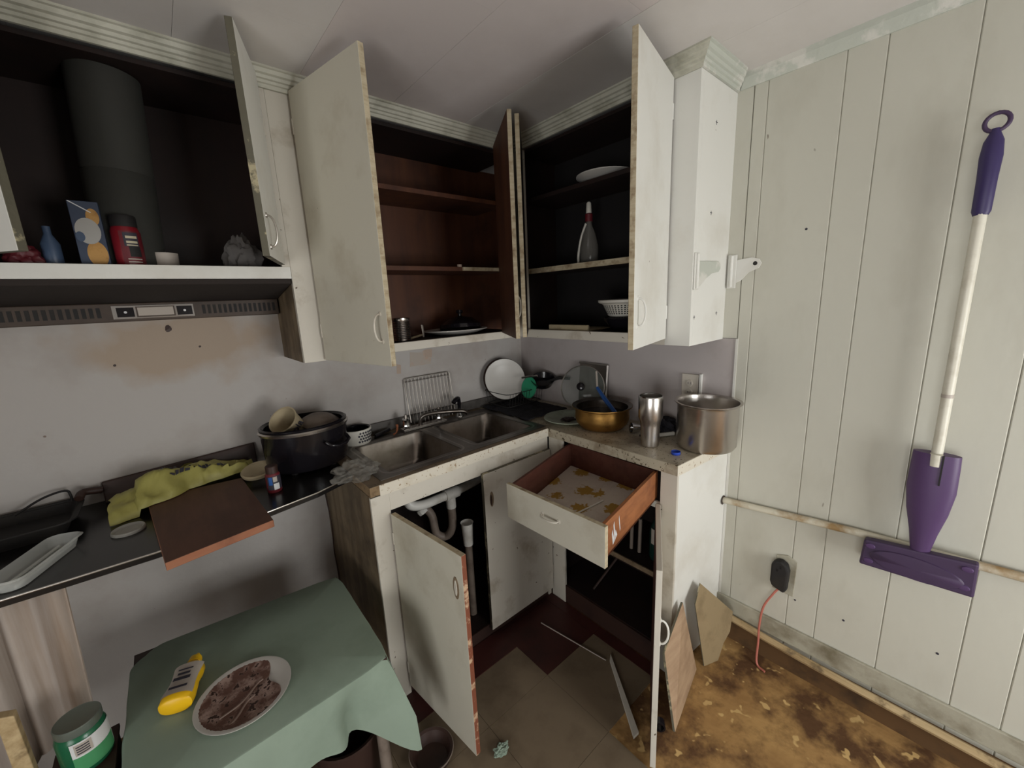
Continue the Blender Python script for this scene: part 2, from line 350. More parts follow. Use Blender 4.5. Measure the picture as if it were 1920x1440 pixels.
for a, b_ in ((VY0+.04, (VY0+VY1)/2-.02), ((VY0+VY1)/2+.02, VY1-.04)): obj('pane', B(XL-.05, XL-.046, a, b_, VZ0+.04, VZ1-.04), 'window_glass', win)
for nm, x0, x1, z0, z1 in (('window_1', WX0, WX1, WZ0, WZ1),):
    win = root(nm, ((x0+x1)/2, YF-.05, z0)); bm = new(); zm = (z0+z1)/2
    for x in (x0, x1-.04): box(bm, x, x+.04, YF-.09, YF+.01, z0, z1)
    for z in (z0, z1-.04, zm-.02): box(bm, x0+.04, x1-.04, YF-.09, YF+.005, z, z+.04)
    obj('window_frame', bm, 'white', win)
    for a, b_ in ((z0+.04, zm-.02), (zm+.02, z1-.04)): obj('pane', B(x0+.04, x1-.04, YF-.05, YF-.046, a, b_), 'window_glass', win)

# mouldings: stepped crown on the cabinets, plain one on the planked wall
CP = [(0, 0), (.008, 0), (.010, .010), (.016, .012), (.018, .019), (.025, .021), (.028, .029), (.036, .032), (.040, .042), (.046, .044), (.046, .05), (0, .05)]   # (out, up)
def moulding(name, a, b_, out, m, z0=2.219, ends=(0, 0), prof=CP):
    a, b_, out = Vector(a), Vector(b_), Vector(out); d = (b_-a).normalized(); bm = new()
    r0 = [bm.verts.new(a+out*o_+d*(-o_*ends[0])+V(0, 0, z0+u)) for o_, u in prof]; r1 = [bm.verts.new(b_+out*o_+d*(o_*ends[1])+V(0, 0, z0+u)) for o_, u in prof]
    n = len(prof); bm.faces.new(r0); bm.faces.new(r1)
    for i in range(n): bm.faces.new((r0[i], r0[(i+1) % n], r1[(i+1) % n], r1[i]))
    return struct(obj(name, bm, m))
UA, UB, UZ0, UZ1, LU, LA_ = .3145, .2884, 1.338, 2.219, 1.222, 1.3375
moulding('trim_1', (-2.3, -UA, 0), (-UB, -UA, 0), (0, -1, 0), 'crown', ends=(0, -1))
moulding('trim_2', (-UB, -UA, 0), (-UB, -LU, 0), (-1, 0, 0), 'crown', ends=(-1, 1))
moulding('trim_3', (-UB, -LU, 0), (-.004, -LU, 0), (0, -1, 0), 'crown_peel', ends=(1, -1))
moulding('trim_4', (-.004, -LU-.004, 0), (-.004, YF, 0), (-1, 0, 0), 'crown_peel', ends=(-1, 0), z0=2.222, prof=[(0, 0), (.006, 0), (.014, .016), (.02, .03), (.022, .047), (0, .047)])
# foot of the planked wall: board, tan wood strip, brown board
struct(obj('baseboard_right', B(-.016, -.004, YF, -1.262, .125, .20), 'baseboard', bevel=.003))
struct(obj('trim_5', B(-.012, -.004, YF, -1.262, 0, .10), 'base_brown'))
bm = TU(curve([(-.034, -1.29, .128), (-.034, -1.6, .108), (-.034, -2.0, .102), (-.034, -2.6, .10), (-.034, YF, .10)], 5), .014, 8)
struct(obj('trim_6', bm, 'tan_wood', smooth=40))
# pale patches where paint or tape has come off the sink wall
bm = new(); prism(bm, [(-.775, -.0006, 1.215), (-.655, -.0006, 1.216), (-.642, -.0006, 1.292), (-.69, -.0006, 1.29), (-.70, -.0006, 1.28), (-.768, -.0006, 1.29)], (0, .0006, 0)); obj('tape_patch', bm, 'peel', wall_left)
bm = new(); prism(bm, [(-.682, -.0016, 1.252), (-.645, -.0016, 1.25), (-.640, -.0016, 1.292), (-.684, -.0016, 1.293)], (0, .0010, 0)); obj('tape_patch', bm, 'rust', wall_left)
bm = new(); prism(bm, [(-.85, -.0012, 1.19), (-.828, -.0012, 1.188), (-.824, -.0012, 1.232), (-.846, -.0012, 1.238)], (0, .0012, 0)); obj('tape_patch', bm, 'rust', wall_left)
for x, z, r in ((-1.69, 1.482, .011), (-1.611, 1.41, .004), (-1.848, 1.372, .004)):
    bm = LA([(0, .0008), (r, .0008), (r, 0)], (x, 0, z), (0, -1, 0), 9); crumple(bm, r*.5, 60, x)
    for v in bm.verts: v.co.y = min(-.0003, max(v.co.y, -.002))
    obj('paint_chip', bm, 'dark_brown', wall_left)

# ================================================================ CABINET PARTS
def door(parent, hinge, wd, ang, z0, z1, outer, mats, th=.018, name='door', dent=0):
    """board hinged at (x, y) reaching wd along ang (degrees); outer = +1/-1 side of the painted face"""
    a = math.radians(ang); d = V(math.cos(a), math.sin(a), 0); n = V(-d.y, d.x, 0)*outer; h = V(hinge[0], hinge[1], 0)
    bm = new(); p = [h-n*th/2, h+d*wd-n*th/2, h+d*wd+n*th/2, h+n*th/2]
    hexa(bm, [q+V(0, 0, z0) for q in p], [q+V(0, 0, z1) for q in p])
    bmesh.ops.recalc_face_normals(bm, faces=bm.faces)
    for f in bm.faces:
        k = f.normal.dot(n); f.material_index = 0 if k > .9 else (1 if k < -.9 else (3 if len(mats) > 3 and abs(f.normal.z) > .9 else 2))
    o = obj(name, bm, None, parent, mats=mats, bevel=.0015)
    return o, h, d, n
def pull(parent, base, n, t, ln=.09, out=.024, m='white', r=.0032, name='handle'):
    """bow handle: base point on the face, n outward, t along the bow"""
    n, t, base = Vector(n).normalized(), Vector(t).normalized(), Vector(base); pts = []
    for k in range(13):
        a = pi*k/12; pts.append(base-t*(ln/2*math.cos(a))+n*(out*math.sin(a)**.8+.001))
    bm = TU(pts, r, 8)
    for s in (-1, 1): lathe(bm, [(0, .003), (.007, .003), (.008, 0)], base+t*(s*ln/2), n, 10)
    return obj(name, bm, m, parent, smooth=40)
def hinge_at(parent, p, d, n, m='white_dirty'):
    """small surface hinge: a leaf on the door, a leaf on the frame and a knuckle"""
    p, d, n = Vector(p), Vector(d), Vector(n); bm = TU([p+n*.006+V(0, 0, -.024), p+n*.006+V(0, 0, .024)], .005, 8)
    for s in (-1,):
        q = p+n*.004; prism(bm, [q+V(0, 0, -.022), q+d*.022+V(0, 0, -.017), q+d*.022+V(0, 0, .017), q+V(0, 0, .022)], n*.003)
    return obj('hinge', bm, m, parent, smooth=40)

# ---------------------------------------------------------------- cabinet above the sink
c = thing('wall_cabinet', 'painted white wall cabinet over the sink, both doors hanging open, brown inside', 'cabinet', (-.81, -.157, UZ0))
obj('side_panel', B(-LA_, -LA_+.018, -UA+.02, 0, UZ0, UZ1), 'side_stain', c)
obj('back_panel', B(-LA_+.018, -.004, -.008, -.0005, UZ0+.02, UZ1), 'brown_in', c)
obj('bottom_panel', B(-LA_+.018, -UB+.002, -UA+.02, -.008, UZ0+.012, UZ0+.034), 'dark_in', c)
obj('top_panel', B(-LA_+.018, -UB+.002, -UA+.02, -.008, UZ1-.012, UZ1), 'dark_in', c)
obj('stile', B(-LA_, -1.262, -UA, -UA+.02, UZ0, UZ1), 'white_dirty', c, bevel=.001)
obj('stile', B(-.392, -UB-.004, -UA, -UA+.02, UZ0, UZ1), 'white_dirty', c, bevel=.001)
obj('bottom_rail', B(-1.262, -.392, -UA, -UA+.02, UZ0, UZ0+.036), 'white_dirty', c, bevel=.0015)
obj('shelf', B(-LA_+.018, -.31, -.27, -.008, 1.672, 1.69), 'brown_in', c)
obj('shelf', B(-LA_+.018, -.31, -.27, -.008, 1.986, 2.004), 'brown_in', c)
obj('shelf_lip', B(-.595, -.31, -.279, -.27, 1.673, 1.689), 'ply_edge', c)
dm = ['door_grey', 'brown_in', 'ply_edge']
d1, h, d, n = door(c, (-1.261, -.326), .395, -77.8, 1.342, 2.226, -1, dm)
q = h+d*.362+n*.009; pull(d1, (q.x, q.y, 1.462), n, (0, 0, 1), .085, m='white_dirty'); hinge_at(d1, (h.x, h.y, 1.45), d, n); hinge_at(d1, (h.x, h.y, 2.12), d, n)
d2, h, d, n = door(c, (-.408, -.326), .372, -120.4, 1.37, 2.225, 1, dm)
hinge_at(d2, (h.x, h.y, 1.47), d, n); q = h+d*.335+n*.009; pull(d2, (q.x, q.y, 1.5), n, (0, 0, 1), .085, m='white_dirty', out=.014)

# ---------------------------------------------------------------- cabinet on the right wall
c = thing('wall_cabinet', 'painted white wall cabinet on the planked wall with spray bottle inside, doors open', 'cabinet', (-.15, -.77, UZ0))
obj('side_panel', B(-UB+.02, -.004, -LU, -LU+.018, UZ0, UZ1), 'white', c, bevel=.001)
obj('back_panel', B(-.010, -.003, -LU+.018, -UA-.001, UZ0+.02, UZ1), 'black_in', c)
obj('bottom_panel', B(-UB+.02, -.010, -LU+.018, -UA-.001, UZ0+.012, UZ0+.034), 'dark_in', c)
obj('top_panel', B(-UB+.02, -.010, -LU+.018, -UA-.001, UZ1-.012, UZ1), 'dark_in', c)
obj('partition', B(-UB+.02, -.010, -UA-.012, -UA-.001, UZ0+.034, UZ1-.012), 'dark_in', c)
obj('stile', B(-UB, -UB+.02, -.376, -UA-.001, UZ0, UZ1), 'white_dirty', c, bevel=.001)
obj('stile', B(-UB, -UB+.02, -LU, -1.127, UZ0, UZ1), 'white', c, bevel=.001)
obj('bottom_rail', B(-UB, -UB+.02, -1.127, -.376, UZ0, UZ0+.04), 'white_dirty', c, bevel=.0015)
obj('shelf', B(-.25, -.010, -1.2, -.33, 1.655, 1.675), 'dark_in', c); obj('shelf_lip', B(-.256, -.25, -1.12, -.36, 1.653, 1.677), 'ply_edge', c)
obj('shelf', B(-.25, -.010, -1.2, -.33, 1.99, 2.008), 'dark_in', c)
d3, h, d, n = door(c, (-.303, -.384), .36, -134.2, 1.372, 2.222, -1, ['white_dirty', 'dark_in', 'ply_edge'])
hinge_at(d3, (h.x, h.y, 1.47), d, n)
d4, h, d, n = door(c, (-.300, -1.127), .347, 193.3, 1.363, 2.221, 1, ['white', 'dark_in', 'ply_edge'])
q = h+d*.315+n*.009; pull(d4, (q.x, q.y, 1.475), n, (0, 0, 1), .085, m='white'); hinge_at(d4, (h.x, h.y, 1.46), d, n, 'white'); hinge_at(d4, (h.x, h.y, 2.12), d, n, 'white')
for x, z in ((-.262, 1.44), (-.08, 1.445), (-.17, 1.80), (-.165, 2.09)):   # crossed nail gouges
    bm = B(x-.007, x+.007, -LU-.0007, -LU, z-.001, z+.001); box(bm, x-.0015, x+.0005, -LU-.0007, -LU, z-.008, z+.006); obj('gouge', bm, 'ink', c)

# ---------------------------------------------------------------- cabinet above the hood
HX = -2.12
c = thing('hood_cabinet', 'open cabinet over the range hood with exhaust duct and jars inside', 'cabinet', (-1.73, -.157, 1.635))
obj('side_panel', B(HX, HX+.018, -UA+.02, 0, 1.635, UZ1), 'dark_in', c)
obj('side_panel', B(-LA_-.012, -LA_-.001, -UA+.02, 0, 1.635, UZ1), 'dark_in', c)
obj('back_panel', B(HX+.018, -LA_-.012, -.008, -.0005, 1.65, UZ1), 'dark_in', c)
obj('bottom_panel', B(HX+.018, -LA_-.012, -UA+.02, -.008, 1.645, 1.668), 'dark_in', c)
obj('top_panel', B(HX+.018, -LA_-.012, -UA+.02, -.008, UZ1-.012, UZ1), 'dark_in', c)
obj('bottom_rail', B(HX, -LA_-.0005, -UA, -UA+.02, 1.635, 1.674), 'white', c, bevel=.0015)
obj('stile', B(-1.362, -LA_-.0005, -UA, -UA+.02, 1.674, UZ1), 'white_dirty', c); obj('stile', B(HX, HX+.05, -UA, -UA+.02, 1.674, UZ1), 'white_dirty', c)
d5, h, d, n = door(c, (-1.364, -.327), .265, -110, 1.679, 2.252, 1, ['white', 'dark_edge', 'dark_edge'])
q = h+d*.23+n*.009; pull(d5, (q.x, q.y, 1.75), n, (0, 0, 1), .085, m='wire', r=.0028, out=.02); hinge_at(d5, (h.x, h.y, 1.76), d, n); hinge_at(d5, (h.x, h.y, 2.1), d, n)
d7, h, d, n = door(c, (-2.075, -.327), .265, -50, 1.679, 2.252, -1, ['white', 'dark_edge', 'dark_edge'])
bm = LA([(.081, 0), (.081, .27), (.079, .272), (.081, .275), (.081, .537)], (-1.742, -.17, 1.669), (.05, 0, 1), 36)
obj('exhaust_duct', bm, 'duct', c, smooth=50)

# ---------------------------------------------------------------- range hood
t = thing('range_hood', 'dark brown range hood with vent slots and a chrome switch plate', 'range hood', (-1.74, -.1, 1.515))
bm = new()
prism(bm, [(HX+.005, -.001, 1.634), (HX+.005, -UA+.003, 1.634), (HX+.005, -UA+.003, 1.618), (HX+.005, -.065, 1.575), (HX+.005, -.001, 1.575)], (-LA_-.004-HX-.005, 0, 0))
obj('canopy', bm, 'hood', t, bevel=.002)
obj('front_strip', B(HX+.005, -LA_-.006, -.066, -.001, 1.515, 1.5745), 'hood_strip', t, bevel=.003)
for k in range(15): obj('vent_slot', B(-1.586+k*.0158, -1.577+k*.0158, -.0668, -.06, 1.53, 1.561), 'black_matte', t)
for k in range(14): obj('vent_slot', B(-2.07+k*.0165, -2.0605+k*.0165, -.0668, -.06, 1.53, 1.561), 'black_matte', t)
sp = obj('switch_plate', B(-1.82, -1.61, -.0685, -.06, 1.523, 1.567), 'chrome', t, bevel=.001)
obj('nameplate', B(-1.762, -1.662, -.0695, -.065, 1.528, 1.562), 'hood_strip', sp); 
bm = B(-1.758, -1.666, -.0698, -.0690, 1.532, 1.559); obj('worn_print', bm, 'label_grey', sp)
for x in (-1.788, -1.636):
    s = obj('switch', B(x-.021, x+.021, -.071, -.065, 1.530, 1.560), 'black_gloss', sp)
    obj('switch_dot', LA([(0, .001), (.004, .001), (.004, 0)], (x, -.071, 1.545), (0, -1, 0), 10), 'label_white', t)

# ---------------------------------------------------------------- worktop
H = .915; DS, DR, XS = .59, .378, 1.259
ct = thing('countertop', 'speckled laminate countertop running round the corner, chipped front edge', 'countertop', (-.6, -.3, .877))
SX0, SX1, SY0, SY1 = -1.195, -.372, -.555, -.075
bm = new()
for a in ((-XS, SX0, -DS, -.001), (SX0, SX1, -DS, SY0), (SX0, SX1, SY1, -.001), (SX1, -DR, -DS, -.001)): box(bm, *a, .879, H-.001)
prism(bm, [(-DR, -DS, .879), (-DR, -1.243, .879), (-.004, -1.272, .879), (-.004, -.001, .879), (-DR, -.001, .879)], (0, 0, .035))
obj('core', bm, 'particle', ct)
bm = new()
for a in ((-XS+.0, SX0, -DS, -.001), (SX0, SX1, -DS, SY0), (SX0, SX1, SY1, -.001), (SX1, -DR, -DS, -.001)): box(bm, *a, H-.001, H)
obj('laminate', bm, 'laminate_tan', ct)
bm = new(); prism(bm, [(-DR, -DS, H-.001), (-DR, -1.243, H-.001), (-.004, -1.272, H-.001), (-.004, -.001, H-.001), (-DR, -.001, H-.001)], (0, 0, .0014)); obj('laminate', bm, 'laminate', ct)
obj('front_strip', B(-1.225, -DR+.001, -DS-.002, -DS, .874, H-.0005), 'strip_white', ct)
obj('front_strip', B(-DR-.002, -DR, -1.2435, -DS-.002, .874, H-.0005), 'laminate', ct)
bm = new(); prism(bm, [(-DR-.002, -1.2455, .874), (-.004, -1.2745, .874), (-.004, -1.2725, .874), (-DR-.002, -1.2435, .874)], (0, 0, H-.8745)); obj('front_strip', bm, 'strip_white', ct)
obj('back_lip', B(-1.24, -.02, -.018, -.001, H+.0005, .966), 'lip', ct, bevel=.002)

# ---------------------------------------------------------------- sink base cabinet
c = thing('sink_cabinet', 'painted white sink base cabinet with one door swung open showing pipes', 'cabinet', (-.82, -.3, 0))
FY = -.575
obj('side_panel', B(-XS, -XS+.016, FY, -.002, 0, .8765), 'side_stain', c)
obj('stile', B(-XS-.001, -1.192, FY-.012, FY, 0, .8735), 'white_dirty', c, bevel=.001)
obj('stile', B(-.40, -DR-.0025, FY-.012, FY, .0, .8735), 'white_dirty', c, bevel=.001)
obj('top_rail', B(-1.192, -.40, FY-.012, FY, .805, .8735), 'white_dirty', c, bevel=.001)
obj('base_rail', B(-1.192, -.40, FY-.006, FY, 0, .062), 'dark_brown', c)
obj('floor_panel', B(-XS+.016, -DR-.003, FY, -.012, .045, .06), 'dark_in', c)
obj('back_panel', B(-XS+.016, -DR-.003, -.012, -.002, 0.0, .70), 'dark_in', c)
l1, h, d, n = door(c, (-1.190, -.598), .389, -83.7, .055, .798, -1, ['door_grey', 'brown_in', 'red_edge', 'ply_edge'])
q = h+d*.352+n*.009
bm = new(); e = V(q.x, q.y, .675)   # worn recess where the pull came off
lathe(bm, [(0, .0012), (.018, .0010), (.02, 0)], e, n, 14, sx=.75, sy=2.0); obj('pull_scar', bm, 'laminate_tan', l1)
lathe_bm = LA([(0, .003), (.008, .003), (.010, 0)], e, n, 12, sx=.7, sy=3.0); obj('pull_recess', lathe_bm, 'white_dirty', l1)
hinge_at(l1, (h.x, h.y, .70), d, n); hinge_at(l1, (h.x, h.y, .14), d, n)
l2, h, d, n = door(c, (-.385, -.598), .405, 180, .049, .815, 1, ['white_dirty', 'brown_in', 'dark_edge'])
bm = LA([(0, .0012), (.012, .0010), (.014, 0)], (-.752, -.607, .69), (0, -1, 0), 14, sx=.8, sy=2.6); obj('finger_pull', bm, 'laminate_tan', l2)
bm = LA([(0, .0022), (.006, .0022), (.008, .0)], (-.756, -.607, .688), (0, -1, 0), 12, sx=.7, sy=3.6); obj('finger_slot', bm, 'dark_brown', l2)
hinge_at(l2, (-.386, -.598, .70), (-1, 0, 0), (0, -1, 0)); hinge_at(l2, (-.386, -.598, .16), (-1, 0, 0), (0, -1, 0))

# ---------------------------------------------------------------- drawer cabinet on the right
c = thing('drawer_cabinet', 'painted white base cabinet with its drawer pulled far out and door open', 'cabinet', (-.19, -.92, 0))
RX = -.365; YE = -1.243
bm = new(); prism(bm, [(RX, YE, 0), (-.005, YE-.028, 0), (-.005, YE-.012, 0), (RX, YE+.016, 0)], (0, 0, .8735)); obj('side_panel', bm, 'white', c)
obj('side_panel', B(RX, -.005, -.604, -.592, 0, .8735), 'dark_in', c)
obj('back_panel', B(-.018, -.006, YE+.016, -.604, 0, .8735), 'dark_in', c)
obj('stile', B(RX-.012, RX, -.682, -.592, .0, .8735), 'white_dirty', c, bevel=.001)
obj('stile', B(RX-.012, RX, YE-.0005, -1.178, .0, .8735), 'white_dirty', c, bevel=.001)
obj('mid_rail', B(RX-.010, RX, -1.178, -.682, .716, .742), 'white_dirty', c)
obj('base_rail', B(RX-.010, RX, -1.178, -.682, .0, .098), 'dark_brown', c)
obj('floor_panel', B(RX, -.018, -1.22, -.604, .085, .10), 'dark_in', c)
obj('shelf', B(RX+.02, -.018, -1.22, -.604, .392, .408), 'dark_in', c); obj('shelf_lip', B(RX+.014, RX+.02, -1.2, -.61, .388, .410), 'laminate_tan', c)
l3, h, d, n = door(c, (-.388, -1.176),    .402, -149.8, .012, .742, 1, ['white_dirty', 'drawer_in', 'white_dirty'])
q = h+d*.362+n*.009; pull(l3, (q.x, q.y, .50), n, (0, 0, 1), .085, m='white'); hinge_at(l3, (h.x, h.y, .66), d, n, 'white'); hinge_at(l3, (h.x, h.y, .12), d, n, 'white')
# drawer, twisted a little and sagging
FL, FR, BR, BL = V(-.797, -.80, 0), V(-.784, -1.222, 0), V(-.352, -1.152, 0), V(-.345, -.70, 0)
def dz(p, top): 
    k = (p.x+.35)/(-.46); return (.861-.018*k) if top else (.745-.026*k)
dr = obj('drawer', (lambda bm: (hexa(bm, [V(p.x, p.y, dz(p, 0)) for p in (FL, FR, BR, BL)], [V(p.x, p.y, dz(p, 0)+.008) for p in (FL, FR, BR, BL)]), bm)[1])(new()), 'drawer_in', c)
def wallpiece(p, q_, th, m, name='drawer_side'):
    dd = (q_-p).normalized(); nn = V(-dd.y, dd.x, 0)*th; bm = new()
    hexa(bm, [V(p.x, p.y, dz(p, 0)), V(q_.x, q_.y, dz(q_, 0)), V(q_.x+nn.x, q_.y+nn.y, dz(q_, 0)), V(p.x+nn.x, p.y+nn.y, dz(p, 0))],
         [V(p.x, p.y, dz(p, 1)), V(q_.x, q_.y, dz(q_, 1)), V(q_.x+nn.x, q_.y+nn.y, dz(q_, 1)), V(p.x+nn.x, p.y+nn.y, dz(p, 1))])
    return obj(name, bm, m, dr, bevel=.001)
wallpiece(FR, BR, .012, 'drawer_side'); wallpiece(BR, BL, .012, 'drawer_in', 'drawer_back'); wallpiece(BL, FL, .012, 'drawer_in')
dd = (FR-FL).normalized(); a0, a1 = FL-dd*.012, FR+dd*.012; nn = V(dd.y, -dd.x, 0)
bm = new(); P0 = [a0, a1, a1+nn*.016, a0+nn*.016]
hexa(bm, [V(p.x, p.y, .704) for p in P0], [V(p.x, p.y, .846) for p in P0]); 
bmesh.ops.recalc_face_normals(bm, faces=bm.faces)
for f in bm.faces: f.material_index = 0 if abs(f.normal.dot(nn)) > .9 else 1
obj('drawer_front', bm, None, dr, mats=['door_grey', 'ply_edge'], bevel=.001)
mid = (a0+a1)/2+nn*.016; pull(dr, (mid.x, mid.y, .79), nn, dd, .075, .022, 'white_dirty', .0035)
ins = [FL.lerp(FR, .035)+V(.012, 0, 0), FL.lerp(FR, .965)+V(.012, 0, 0), BR.lerp(BL, .035)-V(.014, 0, 0), BR.lerp(BL, .965)-V(.014, 0, 0)]
bm = new(); hexa(bm, [V(p.x, p.y, dz(p, 0)+.0082) for p in ins], [V(p.x, p.y, dz(p, 0)+.0092) for p in ins]); obj('shelf_paper', bm, 'shelf_paper', dr)
bm = new(); sdn = (BR-FR).normalized(); son = V(sdn.y, -sdn.x, 0)
for k, (a, z0, z1, wd_) in enumerate(((.055, .745, .80, .010), (.066, .752, .825, .008), (.078, .76, .79, .007), (.105, .77, .828, .0035))):
    p = FR+sdn*a+son*.0003; prism(bm, [p+V(0, 0, z0), p+sdn*wd_+V(0, 0, z0+.008), p+sdn*(wd_*.6-.008)+V(0, 0, z1), p-sdn*.008+V(0, 0, z1-.012)], son*.0005)
obj('paint_smear', bm, 'label_white', dr)
tag(obj('drinking_straw', TU([V(-.66, -1.0, dz(V(-.66, 0, 0), 0)+.0135), V(-.52, -1.02, dz(V(-.52, 0, 0), 0)+.0135)], .0032, 8), 'plastic_white', smooth=40), 'white plastic straw lying in the open drawer', 'straw')
bm = crumple(LA([(0, .004), (.008, .003), (.009, 0), (0, 0)], (-.72, -.89, dz(V(-.72, 0, 0), 0)+.0095), seg=8), .002, 90); tag(obj('paper_scrap', bm, 'label_white'), 'tiny white paper scrap in the corner of the drawer', 'paper')

# ---------------------------------------------------------------- sink and tap
def rrect(x0, x1, y0, y1, r, n=5):
    pts = []
    for cx, cy, a0 in ((x1-r, y1-r, 0), (x0+r, y1-r, pi/2), (x0+r, y0+r, pi), (x1-r, y0+r, 1.5*pi)):
        for k in range(n+1): a = a0+pi/2*k/n; pts.append((cx+r*math.cos(a), cy+r*math.sin(a)))
    return pts
t = thing('kitchen_sink', 'stained stainless steel double bowl sink set in the countertop', 'sink', (-.78, -.31, .74))
def bowl(x0, x1, y0, y1, dep):
    bm = new(); rings = []
    for ins, z, r in ((-.012, H+.0035, .05), (0, H+.003, .045), (.006, H-.008, .045), (.014, H-dep*.85, .05), (.032, H-dep, .05), (.09, H-dep-.006, .05)):
        rings.append([bm.verts.new((x, y, z)) for x, y in rrect(x0+ins, x1-ins, y0+ins, y1-ins, r)])
    n = len(rings[0])
    for a, b_ in zip(rings, rings[1:]):
        for i in range(n): bm.faces.new((a[i], a[(i+1) % n], b_[(i+1) % n], b_[i]))
    bm.faces.new(rings[-1]); return bm
bw = ((-1.165, -.815), (-.755, -.40))
for x0, x1 in bw:
    o = obj('bowl', bowl(x0, x1, -.525, -.135, .155), 'sink_steel', t, smooth=40)
    obj('drain', LA([(.036, .001), (.030, .003), (.026, 0), (.0, -.001)], ((x0+x1)/2, -.33, H-.1605), seg=20), 'wire', o, smooth=40)
bm = new()
for a in ((SX0-.012, bw[0][0]+.012, SY0-.008, SY1+.012), (bw[0][1]-.012, bw[1][0]+.012, SY0-.008, SY1+.012), (bw[1][1]-.012, SX1+.008, SY0-.008, SY1+.012)): box(bm, *a, H+.0006, H+.0032)
for x0, x1 in bw: box(bm, x0+.012, x1-.012, SY0-.008, -.513, H+.0006, H+.0032); box(bm, x0+.012, x1-.012, -.147, SY1+.012, H+.0006, H+.0032)
obj('deck', bm, 'steel_dirty', t)
z = H-.155
bm = crumple(LA([(0, .022), (.06, .02), (.085, .008), (.09, 0), (0, 0)], (-.56, -.29, z), seg=20, sx=1.2, sy=.8), .006, 25); tag(obj('dish_rag', bm, 'dark_brown', smooth=60), 'wet brown rag in the bottom of the far sink bowl', 'rag')
t = thing('faucet', 'tarnished chrome faucet with long low spout behind the sink', 'faucet', (-.75, -.105, H+.003))
obj('base_plate', B(-.90, -.655, -.128, -.082, H+.0032, H+.018), 'steel', t, bevel=.004)
for x in (-.875, -.69):
    hb = obj('tap_knob', LA([(.0, .05), (.016, .05), (.019, .044), (.017, .03), (.020, .012), (.014, 0)], (x, -.105, H+.018), seg=10), 'chrome', t, smooth=30)
    obj('tap_spindle', LA([(.01, 0), (.007, .018), (0, .02)], (x, -.105, H+.068), seg=10), 'steel_dirty', hb, smooth=30)
obj('spout', TU(curve([(-.80, -.105, H+.016), (-.80, -.11, H+.045), (-.775, -.125, H+.068), (-.70, -.16, H+.072), (-.60, -.19, H+.062), (-.575, -.195, H+.046)], 6), .0105, 10), 'steel_dirty', t, smooth=50)
t = thing('side_sprayer', 'black pistol sprayer standing at the right end of the faucet', 'sprayer', (-.555, -.09, H+.003))
obj('collar', LA([(.022, 0), (.02, .008), (.012, .022), (.011, .03)], (-.555, -.09, H+.0032), seg=14), 'chrome', t, smooth=40)
obj('spray_head', TU(curve([(-.555, -.09, H+.03), (-.553, -.092, H+.07), (-.562, -.10, H+.105), (-.592, -.115, H+.104), (-.606, -.12, H+.094)], 5), [.009]*5+[.0105]*5+[.013]*5+[.0125]*6, 10), 'black_gloss', t, smooth=50)

# ---------------------------------------------------------------- waste pipes under the sink
t = thing('drain_pipes', 'white and grey plastic waste pipes under the sink', 'pipes', (-.85, -.38, .06))
obj('waste_arm', TU(curve([(-1.0, -.36, .750), (-1.03, -.375, .72), (-1.025, -.39, .685), (-.97, -.395, .668), (-.88, -.395, .668), (-.80, -.395, .67), (-.60, -.36, .68), (-.575, -.33, .745)], 6), .021, 12), 'pvc', t, smooth=50)
obj('tee', TU([(-.86, -.395, .668), (-.79, -.395, .67)], .027, 12), 'pvc', t, smooth=40)
obj('tailpiece', TU([(-.83, -.395, .668), (-.83, -.395, .60)], .022, 12), 'pvc', t, smooth=40)
obj('trap', TU(curve([(-.83, -.395, .60), (-.83, -.39, .50), (-.85, -.36, .445), (-.89, -.34, .47), (-.90, -.33, .56), (-.93, -.31, .61), (-.95, -.26, .60), (-.95, -.05, .58)], 6), .019, 12), 'pvc_grey', t, smooth=50)
obj('slip_nut', LA([(.026, 0), (.028, .012), (.026, .024)], (-.93, -.318, .585), (-.3, .3, .6), 10), 'pvc', t, smooth=20)
obj('cup', LA([(.0, .0), (.022, .0), (.027, .11), (.030, .112), (.025, .108), (.02, .004)], (-.80, -.47, .43), seg=18), 'pvc', t, smooth=40)
obj('standpipe', TU([(-.80, -.47, .431), (-.80, -.47, .061)], .018, 10), 'pvc_grey', t, smooth=40)

# ---------------------------------------------------------------- black counter along the left wall
t = thing('black_counter', 'narrow black counter with thin metal edge left of the sink', 'counter', (-1.9, -.25, .895))
fe = [(-1.262, -.43), (-1.306, -.446), (-1.397, -.482), (-1.545, -.508), (-1.70, -.527), (-1.82, -.536), (-1.98, -.528), (-2.2, -.512), (XL+.01, -.47)]
pts = [V(-1.262, -.001, .895)]+[V(x, y, .895) for x, y in fe]+[V(XL+.01, -.001, .895)]
bm = new(); prism(bm, pts, (0, 0, .02)); obj('slab', bm, 'black_top', t)
obj('edge_trim', TU([(x, y-.0015, .9125) for x, y in fe[:8]], .0028, 6), 'steel', t, smooth=60)
obj('wall_cleat', B(XL+.01, -1.262, -.03, -.001, .855, .8945), 'base_brown', t)
t = thing('power_cord', 'thin dark cord hanging down the side of the sink cabinet', 'cord', (-1.27, -.05, .25))
obj('cable', TU(curve([(-1.267, -.03, .893), (-1.266, -.02, .71), (-1.266, -.055, .55), (-1.266, -.03, .40), (-1.266, -.05, .28), (-1.268, -.06, .0035)], 6), .0025, 6), 'dark_brown', t, smooth=60)

